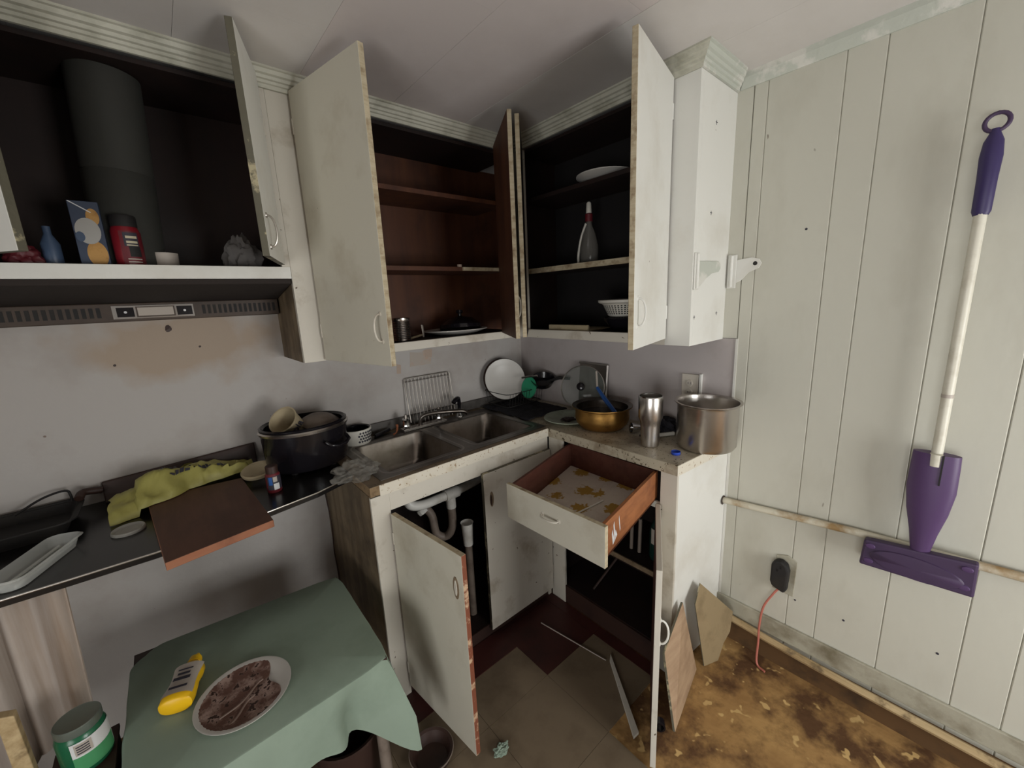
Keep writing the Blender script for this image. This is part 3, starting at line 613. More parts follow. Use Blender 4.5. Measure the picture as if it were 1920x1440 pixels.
# ================================================================ LOOSE THINGS
# ---- on the black counter
t = thing('slow_cooker', 'black oval slow cooker with steel rim, empty cup and lid in it', 'slow cooker', (-1.345, -.20, .915))
cc = (-1.345, -.20, .915)
obj('body', LA([(0, .012), (.125, .012), (.14, .018), (.149, .04), (.153, .12), (.155, .165), (.150, .165), (.142, .05), (0, .045)], cc, seg=40, sx=1.0, sy=.86), 'black_gloss', t, smooth=40)
obj('rim_band', LA([(.150, .160), (.160, .162), (.162, .170), (.157, .175), (.148, .173)], cc, seg=40, sx=1, sy=.87), 'steel', t, smooth=40)
obj('crock_insert', LA([(.152, .1735), (.157, .182), (.150, .186), (.14, .178), (.132, .10), (.12, .06), (0, .055)], cc, seg=40, sx=1, sy=.87), 'black_gloss', t, smooth=40)
e = V(-1.345+.155*math.cos(-1.05), -.20-.133*math.sin(1.05), 1.035); nn = V(.45, -.9, 0).normalized(); tt = V(.9, .45, 0).normalized()
obj('handle', TU([e+tt*.05+nn*.002, e+tt*.045+nn*.02+V(0, 0, -.012), e+tt*.02+nn*.03+V(0, 0, -.02), e-tt*.02+nn*.03+V(0, 0, -.02), e-tt*.045+nn*.02+V(0, 0, -.012), e-tt*.05+nn*.002], .007, 8), 'black_gloss', t, smooth=60)
for k in range(4): obj('foot', LA([(.012, 0), (.014, .013)], (cc[0]+.1*math.cos(pi/4+k*pi/2), cc[1]+.08*math.sin(pi/4+k*pi/2), .9151), seg=10), 'black_matte', t)
ax = V(-.55, -.42, .60)
t = thing('paper_cup', 'tipped off-white paper tub with dark lettering inside the slow cooker', 'cup', (-1.40, -.185, 1.04))
pc = V(-1.368, -.180, 1.068); 
obj('cup_wall', LA([(0, 0), (.036, 0), (.052, .085), (.055, .086), (.055, .089), (.050, .088), (.034, .004), (0, .004)], pc, ax, 28), 'dust_tan', t, smooth=40)
x_, y_, n_ = frame_of(ax); sd = V(.35, -.8, -.1); sd = (sd-n_*sd.dot(n_)).normalized()
text('lettering', 'ola', .042, pc+n_*.056+sd*.0495, n_.cross(sd)*-1 if (n_.cross(sd)*-1).dot(V(.5, .5, 0)) > 0 else n_.cross(sd), n_, 'ink', t, .002)
t = thing('pot_lid', 'grey domed lid resting inside the slow cooker rim', 'lid', (-1.29, -.19, 1.07))
obj('dome', LA([(.082, 0), (.078, .012), (.05, .03), (0, .038)], (-1.285, -.205, 1.078), (.1, -.15, 1), 28, sx=1, sy=.9), 'pvc_grey', t, smooth=40)
t = thing('pet_bowl', 'small white bowl with black lattice pattern behind the slow cooker', 'bowl', (-1.105, -.075, .918))
pb = (-1.112, -.085, .9185)
obj('bowl_wall', LA([(0, 0), (.056, 0), (.060, .006), (.066, .07), (.062, .0705), (.056, .066), (.05, .012), (0, .01)], pb, seg=32), 'plastic_white', t, smooth=40)
obj('bowl_lining', LA([(.0618, .0706), (.0555, .066), (.0495, .0125), (0, .0105)], pb, seg=32), 'black_gloss', t, smooth=40)
bm = new()
for r in range(4):
    for k in range(6):
        a = -1.75+k*.19+(r % 2)*.095; rr = .0615+.0008*r+.0012; z = pb[2]+.018+r*.013; u = V(-math.sin(a), math.cos(a), 0); o_ = V(math.cos(a), math.sin(a), 0); p0 = V(pb[0], pb[1], z)+o_*(rr-.0004+(.0008*r))
        prism(bm, [p0-u*.0055, p0+V(0, 0, -.006), p0+u*.0055, p0+V(0, 0, .006)], o_*.0006)
obj('lattice_print', bm, 'ink', t)
t = thing('spice_jar', 'small red spice jar with blue and white label on the black counter', 'jar', (-1.505, -.36, .915))
sj = V(-1.503, -.36, .9152)
obj('glass', LA([(0, 0), (.021, 0), (.023, .004), (.023, .062), (.017, .07), (.0, .072)], sj, seg=24), 'red_dark', t, smooth=40)
obj('cap', LA([(.019, .068), (.019, .092), (.017, .094), (0, .094)], sj, seg=20), 'dark_brown', t, smooth=40)
def wrap(name, c, r, z0, z1, a0, a1, m, parent, n=10, th=.0005):
    c = Vector(c); bm = new()
    g = [[bm.verts.new(c+V(r*math.cos(a0+(a1-a0)*i/n), r*math.sin(a0+(a1-a0)*i/n), z)) for z in (z0, z1)] for i in range(n+1)]
    for i in range(n): bm.faces.new((g[i][0], g[i+1][0], g[i+1][1], g[i][1]))
    return obj(name, bm, m, parent, smooth=60)
wrap('label', sj, .0235, .012, .06, -2.6, -.4, 'ink', t); wrap('label', sj, .0238, .03, .058, -2.35, -1.85, 'blue', t); wrap('label', sj, .0238, .012, .034, -1.75, -1.0, 'label_white', t); wrap('label', sj, .0238, .04, .058, -1.75, -1.2, 'label_grey', t)
# crumpled clear bag between slow cooker and sink
def blob(c, sx, sy, sz, seed, amp=.35, n=18, sc=9):
    bm = new(); c = Vector(c); bmesh.ops.create_icosphere(bm, subdivisions=4, radius=1)
    for v in bm.verts:
        d_ = v.co.copy(); k = 1+amp*noise.noise(d_*2.2+V(seed, 0, 0))+amp*.5*noise.noise(d_*5.5+V(0, seed, 0))+amp*.25*noise.noise(d_*12+V(0, 0, seed))
        v.co = V(d_.x*sx*k, d_.y*sy*k, d_.z*sz*k)
        v.co.z = max(v.co.z, -sz*.5)
        v.co += c+V(0, 0, sz*.5)
    return bm
bm = blob((-1.262, -.475, .9195), .075, .055, .04, 3, .5); tag(obj('plastic_bag', bm, 'clear_plastic', smooth=25), 'crumpled clear plastic bag at the left edge of the sink', 'bag')
# yellow carrier bag: a crushed flat heap with dark print
ybx = [(-1.915, -.205), (-1.80, -.11), (-1.66, -.085), (-1.55, -.11)]
def ybag(u, v):
    x = -1.925+.40*u; cy = -.19+.13*min(1, u*2.0)-.03*u; wd = .055+.05*math.sin(pi*min(1, u*1.1+.08))
    a = (v-.5)*pi; y = cy+wd*math.sin(a)*1.1; hgt = .055+.04*math.sin(pi*u)
    z = .917+max(0, math.cos(a))*hgt*(.75+.45*noise.noise(V(x*16, y*16, 1)))
    y = min(y, -.05); zb = .940 if (-1.86 < x < -1.55 and y < -.13) else .9165; z += zb-.917
    return V(x+.012*noise.noise(V(x*25, y*25, 4)), min(-.045, y+.012*noise.noise(V(x*20, y*20, 7))), max(zb, z+.010*noise.noise(V(x*45, y*45, 2)) if math.cos(a) > .1 else z))
t = thing('carrier_bag', 'crumpled yellow plastic bag with dark print behind the cutting board', 'bag', (-1.72, -.12, .916))
obj('bag_film', sheet(ybag, 60, 24), 'bag_yellow', t, smooth=60)
bm = new()
for u0, u1, v0 in ((.34, .44, .36), (.47, .57, .36), (.60, .69, .36), (.72, .82, .34), (.40, .52, .27), (.56, .68, .27)):
    for k in range(4):
        a, b_ = u0+(u1-u0)*k/4, u0+(u1-u0)*(k+.8)/4; o_ = V(0, -.003, .0045)
        hgt = .025+.014*((k*7) % 3)
        bm.faces.new([bm.verts.new(ybag(a, v0)+o_), bm.verts.new(ybag(b_, v0)+o_), bm.verts.new(ybag(b_, v0+hgt)+o_), bm.verts.new(ybag(a, v0+hgt)+o_)])
obj('print', bm, 'ink', t)
tag(obj('round_lid', LA([(0, .012), (.045, .013), (.050, .016), (.055, .012), (.053, .002), (0, 0)], (-1.525, -.21, .945), (-.12, -.22, 1), 32), 'dust_tan', smooth=40), 'dusty round tan lid at the right end of the yellow bag', 'lid')
t = thing('griddle', 'dark brown griddle pan behind the yellow bag against the wall', 'pan', (-1.72, -.05, .915))
bm = new(); prism(bm, [(-1.95, -.035, .9152), (-1.50, -.03, .9152), (-1.50, -.012, 1.005), (-1.95, -.014, .985)], (0, .009, 0)); obj('plate', bm, 'dark_brown', t, bevel=.004)
obj('pan_grip', TU(curve([(-1.95, -.03, .965), (-1.99, -.045, .975), (-2.0, -.07, .965)], 4), .012, 8), 'dark_brown', t, smooth=50)
t = thing('cutting_board', 'thick dark brown wooden board hanging over the black counter edge', 'board', (-1.69, -.42, .916))
cb = [(-1.840, -.16), (-1.798, -.668), (-1.556, -.630), (-1.578, -.20)]
bm = new(); hexa(bm, [(x, y, .9155) for x, y in cb], [(x, y, .9375) for x, y in cb])
bmesh.ops.recalc_face_normals(bm, faces=bm.faces)
for f in bm.faces: f.material_index = 0 if abs(f.normal.z) > .9 else 1
obj('plank', bm, None, t, mats=['board_brown', 'board_edge'], bevel=.002)
t = thing('jar_lid', 'small metal lid lying on the black counter beside the cutting board', 'lid', (-1.876, -.335, .915))
obj('disc', LA([(0, .004), (.030, .004), (.034, .008), (.037, .009), (.039, .006), (.039, 0), (0, 0)], (-1.880, -.335, .9152), seg=32), 'lid_grey', t, smooth=30)
# clear clamshell tray
t = thing('plastic_tray', 'long clear plastic tray at the left end of the black counter', 'tray', (-2.04, -.42, .915))
dirx = V(.40, .92, 0).normalized(); diry = V(-dirx.y, dirx.x, 0); tcn = V(-2.045, -.405, .9155)
def tray(ins, z): return [tcn+dirx*x+diry*y+V(0, 0, z) for x, y in rrect(-.115+ins, .115-ins, -.042+ins, .042-ins, .025, 4)]
bm = new(); rings = [[bm.verts.new(p) for p in tray(i, z)] for i, z in ((.0, .03), (.004, .033), (.007, .028), (.014, .002))]
for a, b_ in zip(rings, rings[1:]):
    for i in range(len(a)): bm.faces.new((a[i], a[(i+1) % len(a)], b_[(i+1) % len(a)], b_[i]))
bm.faces.new(rings[-1]); obj('shell', bm, 'tray_plastic', t, smooth=30)
for k in (-.014, .014): obj('rib', TU([tcn+dirx*-.09+diry*k+V(0, 0, .006), tcn+dirx*.09+diry*k+V(0, 0, .006)], .004, 8), 'tray_plastic', t, smooth=40)
t = thing('roasting_pan', 'black roasting pan with wire handle at the far left against the wall', 'pan', (-2.2, -.13, .915))
bm = new(); r0 = rrect(-2.42, -1.99, -.24, -.02, .04); rings = [[bm.verts.new((x0*s+(1-s)*-2.205, y0*s+(1-s)*-.13, z)) for x0, y0 in r0] for s, z in ((.86, .9153), (.95, .955), (1, .957), (1.0, .953), (.92, .95), (.84, .921))]
for a, b_ in zip(rings, rings[1:]):
    for i in range(len(a)): bm.faces.new((a[i], a[(i+1) % len(a)], b_[(i+1) % len(a)], b_[i]))
bm.faces.new(rings[0]); bm.faces.new(rings[-1]); obj('pan_body', bm, 'black_matte', t, smooth=40)
obj('wire_handle', TU(curve([(-2.14, -.05, .955), (-2.08, -.04, .985), (-2.03, -.035, .992), (-2.02, -.04, .975), (-2.02, -.045, .955)], 5), .0035, 6), 'black_matte', t, smooth=60)
bm = blob((-2.19, -.40, .9165), .06, .06, .03, 9, .3); tag(obj('paper_bag', bm, 'cardboard', smooth=40), 'brown crumpled paper beside the clear tray at the left edge', 'paper')

# ---- hood cabinet contents
t = thing('cracker_box', 'upright dark blue cracker box with orange crackers printed on it', 'box', (-1.81, -.27, 1.669))
bx0, bx1, by, bz0, bz1 = -1.843, -1.784, -.278, 1.6685, 1.84
obj('carton', B(bx0, bx1, by, by+.05, bz0, bz1), 'blue_box', t, bevel=.0015)
def disc(bm, x, y, z, rx, rz): lathe(bm, [(0, .0006), (1, .0006), (1, 0)], (x, y, z), (0, -1, 0), 24, sx=rx, sy=rz)
for x, z, rx, rz, m in ((-1.806, 1.703, .0205, .034, 'cracker'), (-1.800, 1.80, .013, .022, 'cracker')):
    bm = new(); disc(bm, x, by, z, rx, rz); obj('cracker_print', bm, m, t)
bm = new(); disc(bm, -1.815, by-.0006, 1.763, .025, .034); obj('badge_print', bm, 'print_pale', t)
bm = new(); disc(bm, -1.832, by-.0013, 1.748, .009, .013); obj('badge_print', bm, 'shelf_blue', t)
bm = new(); prism(bm, [(bx0+.001, by-.0002, 1.838), (bx0+.004, by-.0002, 1.839), (-1.800, by-.0002, 1.812), (-1.803, by-.0002, 1.811)], (0, -.0006, 0)); obj('print_line', bm, 'label_white', t)
t = thing('sauce_jar', 'red jar with black lid and dark oval label beside the cracker box', 'jar', (-1.742, -.265, 1.669)); sj = V(-1.742, -.250, 1.6685)
obj('jar_body', LA([(0, 0), (.030, 0), (.033, .004), (.033, .10), (.028, .115), (0, .117)], sj, seg=28), 'red', t, smooth=40)
obj('cap', LA([(.030, .113), (.030, .142), (.028, .145), (0, .145)], sj, seg=24), 'black_matte', t, smooth=40)
wrap('label', sj, .0336, .006, .10, -2.0, .2, 'red_dark', t); wrap('label', sj, .0339, .058, .096, -1.75, -.75, 'ink', t); wrap('label', sj, .0340, .03, .058, -1.5, -.7, 'black_matte', t)
for z0, z1 in ((.080, .087), (.067, .073), (.060, .063)): wrap('print_line', sj, .0343, z0, z1, -1.6, -.85, 'ink_light', t)
for z0, z1 in ((.022, .025), (.014, .017), (.008, .010)): wrap('print_line', sj, .0343, z0, z1, -1.7, -.75, 'label_grey', t)
tag(obj('white_mug', LA([(0, 0), (.034, 0), (.036, .05), (.033, .05), (.031, .004), (0, .004)], (-1.665, -.2, 1.6685), seg=24), 'label_grey', smooth=40), 'pale mug in the dark behind the red jar', 'mug')
tag(obj('blue_bottle', LA([(0, 0), (.016, 0), (.019, .01), (.019, .06), (.008, .085), (.008, .105), (0, .105)], (-1.895, -.25, 1.6685), seg=20), 'shelf_blue', smooth=40), 'small blue-grey bottle left of the cracker box', 'bottle')
tag(obj('red_pouch', blob((-1.945, -.262, 1.6705), .034, .028, .034, 5, .3), 'shelf_red', smooth=50), 'crumpled red pouch by the left cabinet door', 'pouch')
tag(obj('pale_wrapper', blob((-1.455, -.20, 1.6705), .05, .035, .075, 8, .35), 'grey_cloth', smooth=40), 'pale crumpled wrapper beside the right door of the hood cabinet', 'wrapper')

# ---- wall cabinet contents (above the sink)
z = UZ0+.0345
t = thing('ribbed_can', 'shiny ribbed steel can without label over the sink', 'can', (-.90, -.22, z)); k = [(0, 0), (.036, 0), (.038, .003)]
for i in range(11): k += [(.0355, .010+i*.0075), (.0375, .0135+i*.0075)]
obj('tin', LA(k+[(.038, .097), (.038, .10), (.036, .098), (0, .096)], (-.905, -.22, z), seg=28), 'steel', t, smooth=30)
bm = LA([(0, .006), (.10, .006), (.135, .02), (.17, .026), (.172, .022), (.135, .012), (.10, 0), (0, 0)], (-.585, -.165, z), seg=40, sx=1, sy=.75); tag(obj('platter', bm, 'plate_white', smooth=40), 'white oval platter in the cabinet over the sink', 'platter')
t = thing('pot_lid', 'dark domed pot lid lying on the white platter over the sink', 'lid', (-.53, -.15, z)); obj('dome', LA([(.115, 0), (.112, .018), (.07, .05), (0, .065)], (-.55, -.155, z+.026), (.05, .1, 1), 32, sx=1, sy=.9), 'black_gloss', t, smooth=40); obj('knob', LA([(.01, 0), (.01, .012), (.018, .018), (.016, .03), (0, .032)], (-.548, -.15, z+.088), seg=16), 'black_gloss', t, smooth=40)
t = thing('spatula', 'pale spatula lying between the steel can and white platter', 'spatula', (-.80, -.16, z))
obj('shaft', TU([(-.85, -.20, z+.006), (-.775, -.16, z+.012)], .005, 8), 'dust_tan', t, smooth=40); bm = new(); prism(bm, [(-.778, -.172, z+.002), (-.762, -.15, z+.002), (-.764, -.146, z+.055), (-.78, -.166, z+.06)], (.004, -.003, 0)); obj('blade', bm, 'label_grey', t)
tag(obj('orange_cap', LA([(0, .012), (.011, .012), (.012, 0), (0, 0)], (-.60, -.255, 1.6905), seg=16), 'rust', smooth=40), 'small orange cap on the middle shelf over the sink', 'cap')
# ---- wall cabinet contents (right)
t = thing('spray_bottle', 'clear spray bottle with white tip on the right cabinet shelf', 'bottle', (-.17, -.675, 1.676)); sb = V(-.165, -.675, 1.6757)
obj('flask', LA([(0, 0), (.042, 0), (.045, .006), (.045, .075), (.032, .13), (.014, .17), (.014, .185)], sb, seg=28, sx=.8, sy=1), 'clear_plastic', t, smooth=50)
obj('collar', LA([(.017, .185), (.017, .215), (.012, .22)], sb, seg=18), 'red_dark', t, smooth=40); obj('nozzle', LA([(.013, .22), (.011, .262), (.006, .268), (0, .268)], sb, seg=16), 'plastic_white', t, smooth=40)
obj('loop_handle', TU(curve([sb+V(0, .016, .18), sb+V(0, .045, .12), sb+V(0, .062, .05), sb+V(0, .064, .005)], 6), .006, 8), 'plastic_white', t, smooth=50)
tag(obj('serving_dish', LA([(0, .004), (.07, .004), (.11, .03), (.125, .034), (.125, .03), (.075, 0), (0, 0)], (-.135, -.74, 2.009), seg=32), 'plate_white', smooth=40), 'white shallow dish on the top shelf of the right cabinet', 'dish')
t = thing('mixing_bowl', 'dark bowl under the white colander in the right cabinet', 'bowl', (-.14, -.86, z+.004)); obj('bowl_wall', LA([(0, 0), (.055, 0), (.095, .05), (.10, .062), (.097, .063), (.09, .05), (.05, .006), (0, .006)], (-.142, -.86, UZ0+.0345), seg=32), 'black_gloss', t, smooth=40)
t = thing('colander', 'white plastic colander basket stacked on the dark bowl', 'colander', (-.15, -.85, 1.42)); co = V(-.148, -.855, 1.437)
obj('basket', LA([(0, .0), (.062, 0), (.070, .006), (.092, .052), (.096, .056), (.112, .062), (.114, .072), (.108, .074), (.104, .068), (.088, .055), (.066, .010), (0, .006)], co, seg=36), 'plastic_white', t, smooth=30)
bm = new()
for r in range(5):
    for i in range(40):
        a = 2*pi*i/40; rr = .0735+.0042*r; zz = .014+r*.0085; o_ = V(math.cos(a), math.sin(a), -.42).normalized(); u = V(-math.sin(a), math.cos(a), 0); up = o_.cross(u); p0 = co+V(math.cos(a)*rr, math.sin(a)*rr, zz)+o_*.0006
        bm.faces.new([bm.verts.new(p0+u*.0035*sx_+up*.0028*sy_) for sx_, sy_ in ((-1, -1), (1, -1), (1, 1), (-1, 1))])
ho = obj('holes', bm, 'black_matte', t); ho['kind'] = 'stuff'
t = thing('serving_tray', 'tan tray lying in front of the colander in the right cabinet', 'tray', (-.2, -.6, UZ0+.035))
z = UZ0+.0345; bm = new(); prism(bm, [(-.262, -.50, z), (-.262, -.74, z), (-.247, -.74, z), (-.247, -.50, z)], (0, 0, .030)); box(bm, -.247, -.06, -.73, -.50, z, z+.008); obj('slab', bm, 'dust_tan', t, bevel=.003)

# ---- dish corner
mt = sheet(lambda u, v: V(-.365+.30*u+.012*noise.noise(V(u*6, v*6, 2)), -.435+.39*v+.012*noise.noise(V(u*6, v*6, 9)), .9215+.010*abs(noise.noise(V(u*9, v*9, 0)))+.014*max(0, noise.noise(V(u*4, v*4, 5)))), 30, 30, .004)
tag(obj('drying_towel', mt, 'black_cloth', smooth=60), 'black towel spread under the dish rack in the corner', 'towel')
t = thing('dish_rack', 'small wire dish rack in the corner behind the sink', 'dish rack', (-.2, -.15, .94)); z0 = .945
bm = new()
for z, ex in ((z0, 0), (z0+.075, .012)): tube(bm, [V(x, y, z) for x, y in rrect(-.335-ex, -.07+ex, -.245-ex, -.05+ex, .03, 3)], .0022, 6, True)
obj('basket_rim', bm, 'black_matte', t, smooth=60)
bm = new()
for i in range(13): x = -.325+i*.0205; tube(bm, [(x, -.257, z0+.075), (x, -.245, z0), (x, -.05, z0), (x, -.038, z0+.075)], .0013, 5)
o = obj('wires', bm, 'black_matte', t, smooth=60); o['kind'] = 'stuff'
ax = V(-.42, -.86, .30)
tag(obj('dinner_plate', LA([(0, .004), (.075, .004), (.085, .009), (.118, .016), (.120, .013), (.085, .003), (.07, 0), (0, 0)], V(-.235, -.105, 1.075), ax, 40), 'plate_white', smooth=40), 'large white plate standing upright in the dish rack', 'plate')
tag(obj('dark_plate', LA([(0, .004), (.085, .006), (.122, .016), (.124, .013), (.085, .002), (0, 0)], V(-.222, -.078, 1.072), ax, 36), 'dark_brown', smooth=40), 'dark plate standing behind the white one in the dish rack', 'plate')
t = thing('green_tub_cover', 'green plastic tub lid with steel rim leaning in the dish rack', 'lid', (-.18, -.22, .95))
gc = V(-.165, -.235, 1.03); obj('lid_disc', LA([(0, .004), (.058, .004), (.062, 0), (.058, -.004), (0, -.004)], gc, (-.75, -.35, .28), 30, sx=.75, sy=1), 'green_lid', t, smooth=30)
obj('rim_band', TU([gc+V(-.03, .025, .06), gc+V(0, -.02, .068), gc+V(.01, -.062, .075)], .006, 8), 'steel', t, smooth=40)
t = thing('frying_pan', 'small dark pan with handle pointing right in the dish corner', 'pan', (-.1, -.25, .94))
obj('pan_bowl', LA([(0, 0), (.055, 0), (.07, .035), (.067, .035), (.052, .004), (0, .004)], V(-.085, -.27, 1.045), (-.3, -.3, .9), 24), 'black_gloss', t, smooth=40); obj('pan_grip', TU([(-.08, -.30, 1.06), (-.05, -.37, 1.085), (-.035, -.43, 1.085)], [.006, .010, .008], 8), 'black_matte', t, smooth=40)
t = thing('glass_pot_cover', 'round glass pot lid with black knob leaning on the right wall', 'lid', (-.08, -.6, .93)); ax = V(-.80, -.42, .28); gl = V(-.112, -.585, 1.070)
obj('glass', LA([(.112, 0), (.09, .012), (.05, .022), (0, .026)], gl, ax, 40), 'clear_glass', t, smooth=60)
obj('steel_rim', LA([(.111, -.003), (.115, 0), (.111, .004), (.108, 0), (.111, -.003)], gl, ax, 40), 'wire', t, smooth=40)
an = ax.normalized(); obj('knob', LA([(.010, .024), (.010, .034), (.021, .040), (.020, .050), (.012, .054), (0, .055)], gl, ax, 20), 'black_gloss', t, smooth=40)
t = thing('steel_tray', 'small rectangular steel tray leaning behind the glass lid', 'tray', (-.03, -.58, .94))
bm = new(); prism(bm, [(-.030, -.49, .935), (-.030, -.675, .935), (-.010, -.675, 1.18), (-.010, -.49, 1.18)], (-.004, 0, 0)); obj('sheet', bm, 'steel_dirty', t); obj('side_flange', TU([(-.04, -.675, .935), (-.02, -.675, 1.18)], .0055, 8), 'steel', t, smooth=40); obj('top_flange', TU([(-.02, -.675, 1.18), (-.02, -.49, 1.18)], .004, 8), 'wire', t, smooth=40)
# oven rack leaning on the wall behind the tap
t = thing('wire_rack', 'rectangular chrome wire rack leaning on the wall behind the faucet', 'rack', (-.69, -.05, H))
def rp(u, v): return V(-.822+.268*u, -.050+.036*v, .922+.237*v)
bm = TU([rp(0, .06), rp(0, .97), rp(.03, 1), rp(.97, 1), rp(1, .97), rp(1, .06)], .0032, 8); obj('rack_frame', bm, 'wire', t, smooth=60)
for i in range(12): u = .07+i*.078; obj('rack_wire', TU([rp(u, 0), rp(u, 1)], .0019, 6), 'wire', t, smooth=60)
obj('cross_wire', TU([rp(0, .93), rp(1, .93)], .0022, 6), 'wire', t, smooth=60)
# cutlery-like clutter between the pet bowl and the tap
t = thing('kitchen_knife', 'dark handled knife lying behind the left sink bowl', 'knife', (-1.0, -.07, H)); obj('knife_handle', TU([(-1.03, -.085, H+.012), (-.94, -.045, H+.014)], .009, 8), 'black_gloss', t, smooth=40); bm = new(); prism(bm, [(-1.03, -.088, H+.011), (-1.10, -.125, H+.008), (-1.09, -.105, H+.008), (-1.03, -.078, H+.011)], (0, 0, .002)); obj('blade', bm, 'steel_dirty', t)
tag(obj('dish_brush', TU(curve([(-.955, -.125, H+.010), (-.935, -.115, H+.014), (-.922, -.10, H+.030), (-.918, -.09, H+.042)], 5), [.004]*8+[.005]*4+[.007]*4, 8), 'copper', smooth=50), 'brown handled dish brush left of the faucet', 'brush')
# ---- right counter
t = thing('salad_plate', 'pale green plate on the counter corner beside the brass pot', 'plate', (-.215, -.555, H+.001)); obj('dish', LA([(0, .005), (.07, .005), (.085, .012), (.125, .018), (.127, .015), (.085, .006), (.07, 0), (0, 0)], (-.215, -.580, H+.0022), seg=40), 'green_plate', t, smooth=40)
obj('food_crumbs', blob((-.225, -.585, H+.0065), .035, .03, .006, 4, .5), 'dark_brown', t, smooth=40)
t = thing('brass_pot', 'round brass cooking pot with blue brush in it', 'pot', (-.2, -.77, H+.001)); bp_ = V(-.20, -.775, H+.0012)
obj('pot_wall', LA([(0, 0), (.075, 0), (.098, .008), (.118, .03), (.126, .055), (.124, .08), (.126, .10), (.140, .108), (.140, .112), (.120, .104), (.118, .06), (.10, .02), (0, .012)], bp_, seg=44), 'brass', t, smooth=40)
obj('pot_lining', LA([(.1385, .1122), (.1195, .1045), (.1175, .06), (.0995, .0205), (0, .0125)], bp_, seg=44), 'steel_dirty', t, smooth=40)
obj('dirty_water', LA([(.1165, .07), (0, .071)], bp_, seg=36), 'black_gloss', t)
t = thing('dish_brush', 'blue handled scrub brush standing in the brass pot', 'brush', (-.2, -.78, 1.0)); obj('brush_handle', TU([(-.185, -.84, .995), (-.15, -.75, 1.045), (-.125, -.69, 1.085)], [.010, .011, .008], 8), 'blue', t, smooth=40); obj('brush_shaft', TU([(-.125, -.69, 1.085), (-.10, -.665, 1.16)], .005, 8), 'label_grey', t, smooth=40)
t = thing('measuring_cup', 'small chrome cup lying behind the steel tumbler', 'cup', (-.17, -.945, H)); obj('cup_wall', LA([(0, 0), (.017, .0), (.022, .036), (.024, .037), (.021, .036), (.016, .003), (0, .003)], V(-.155, -.945, H+.023), (-.75, .55, .1), 20), 'chrome', t, smooth=40)
t = thing('steel_tumbler', 'brushed stainless steel tumbler standing at the front of the right counter', 'tumbler', (-.265, -1.06, H)); tb = V(-.262, -1.062, H+.001)
obj('shell', LA([(0, 0), (.033, 0), (.036, .004), (.0385, .085), (.041, .105), (.0475, .122), (.0485, .205), (.0465, .212), (.044, .211), (.043, .18), (.036, .10), (.032, .012), (0, .01)], tb, seg=40), 'steel', t, smooth=30)
obj('rim_ring', LA([(.0447, .2095), (.0469, .2125), (.0486, .2085)], tb, seg=40), 'chrome', t, smooth=40)
t = thing('saucepan_handle', 'white handled peeler lying between the tumbler and the big pot', 'peeler', (-.14, -1.05, H)); obj('grip', TU([(-.165, -1.035, H+.011), (-.09, -1.075, H+.011)], [.0085, .0095], 10), 'plastic_white', t, smooth=40); obj('peeler_frame', TU(curve([(-.165, -1.035, H+.011), (-.20, -1.0, H+.012), (-.215, -.985, H+.012)], 4), .005, 8), 'black_gloss', t, smooth=40)
t['label'] = 'white handled peeler lying between the tumbler and the big pot'; t.name = 'peeler'; ORG['peeler'] = ORG['saucepan_handle']
bm = blob((-.075, -1.02, H+.002), .06, .05, .045, 21, .35); tag(obj('black_rag', bm, 'black_cloth', smooth=50), 'crumpled black rag behind the steel tumbler against the wall', 'rag')
t = thing('stock_pot', 'large brushed steel stock pot at the right end of the counter', 'pot', (-.13, -1.2, H)); sp_ = V(-.132, -1.232, H+.001)
obj('pot_wall', LA([(0, 0), (.09, 0), (.102, .006), (.110, .02), (.111, .175), (.114, .182), (.123, .188), (.1235, .191), (.112, .189), (.1085, .175), (.1075, .024), (.10, .008), (0, .006)], sp_, seg=52), 'steel', t, smooth=30)
tag(obj('bottle_ring', LA([(.0165, 0), (.0175, .011), (.0160, .011), (.0150, 0), (.0165, 0)], (-.282, -1.185, H+.0009), seg=28), 'blue_cap', smooth=40), 'small bright blue bottle ring on the counter corner', 'cap')
t = thing('wall_outlet', 'off-white wall outlet above the stock pot on the right wall', 'outlet', (-.004, -1.1, 1.1)); obj('face_plate', B(-.010, -.0025, -1.135, -1.062, 1.055, 1.18), 'outlet', t, bevel=.002)
for z in (1.10, 1.14):
    r = obj('receptacle', LA([(0, .003), (.014, .003), (.015, 0)], (-.0098, -1.098, z), (-1, 0, 0), 16), 'outlet', t, smooth=30)
    bm = B(-.0134, -.0127, -1.104, -1.1025, z-.004, z+.006); box(bm, -.0134, -.0127, -1.0935, -1.092, z-.004, z+.006); obj('slot', bm, 'ink', r)
obj('cover_strip', B(-.016, -.0025, -1.150, -1.142, 1.06, 1.185), 'white', t)

# ---- on the planked wall
t = thing('t_hinge', 'white painted strap hinge latch on the end of the right wall cabinet', 'hinge', (-.2, -1.235, 1.6)); y0 = -LU-.0005
def plate_xz(pts, y, th): bm = new(); prism(bm, [(x, y, z) for x, z in pts], (0, -th, 0)); return bm
obj('mounting_plate', B(-.284, -.252, y0-.006, y0, 1.535, 1.66), 'white', t, bevel=.002)
obj('strap', plate_xz([(-.252, 1.632), (-.10, 1.636), (-.083, 1.628), (-.08, 1.61), (-.095, 1.598), (-.15, 1.592), (-.20, 1.572), (-.24, 1.548), (-.252, 1.545)], y0, .006), 'crown_peel', t, bevel=.001)
obj('knuckle', TU([(-.2725, y0-.009, 1.54), (-.2725, y0-.009, 1.655)], .006, 10), 'white', t, smooth=40)
for z in (1.553, 1.641): obj('screw_slot', B(-.262, -.257, y0-.0068, y0-.0055, z-.006, z+.006), 'ink', t)
t = thing('t_hinge', 'white painted strap hinge latch on the planked wall with black screw hole', 'hinge', (-.02, -1.27, 1.6))
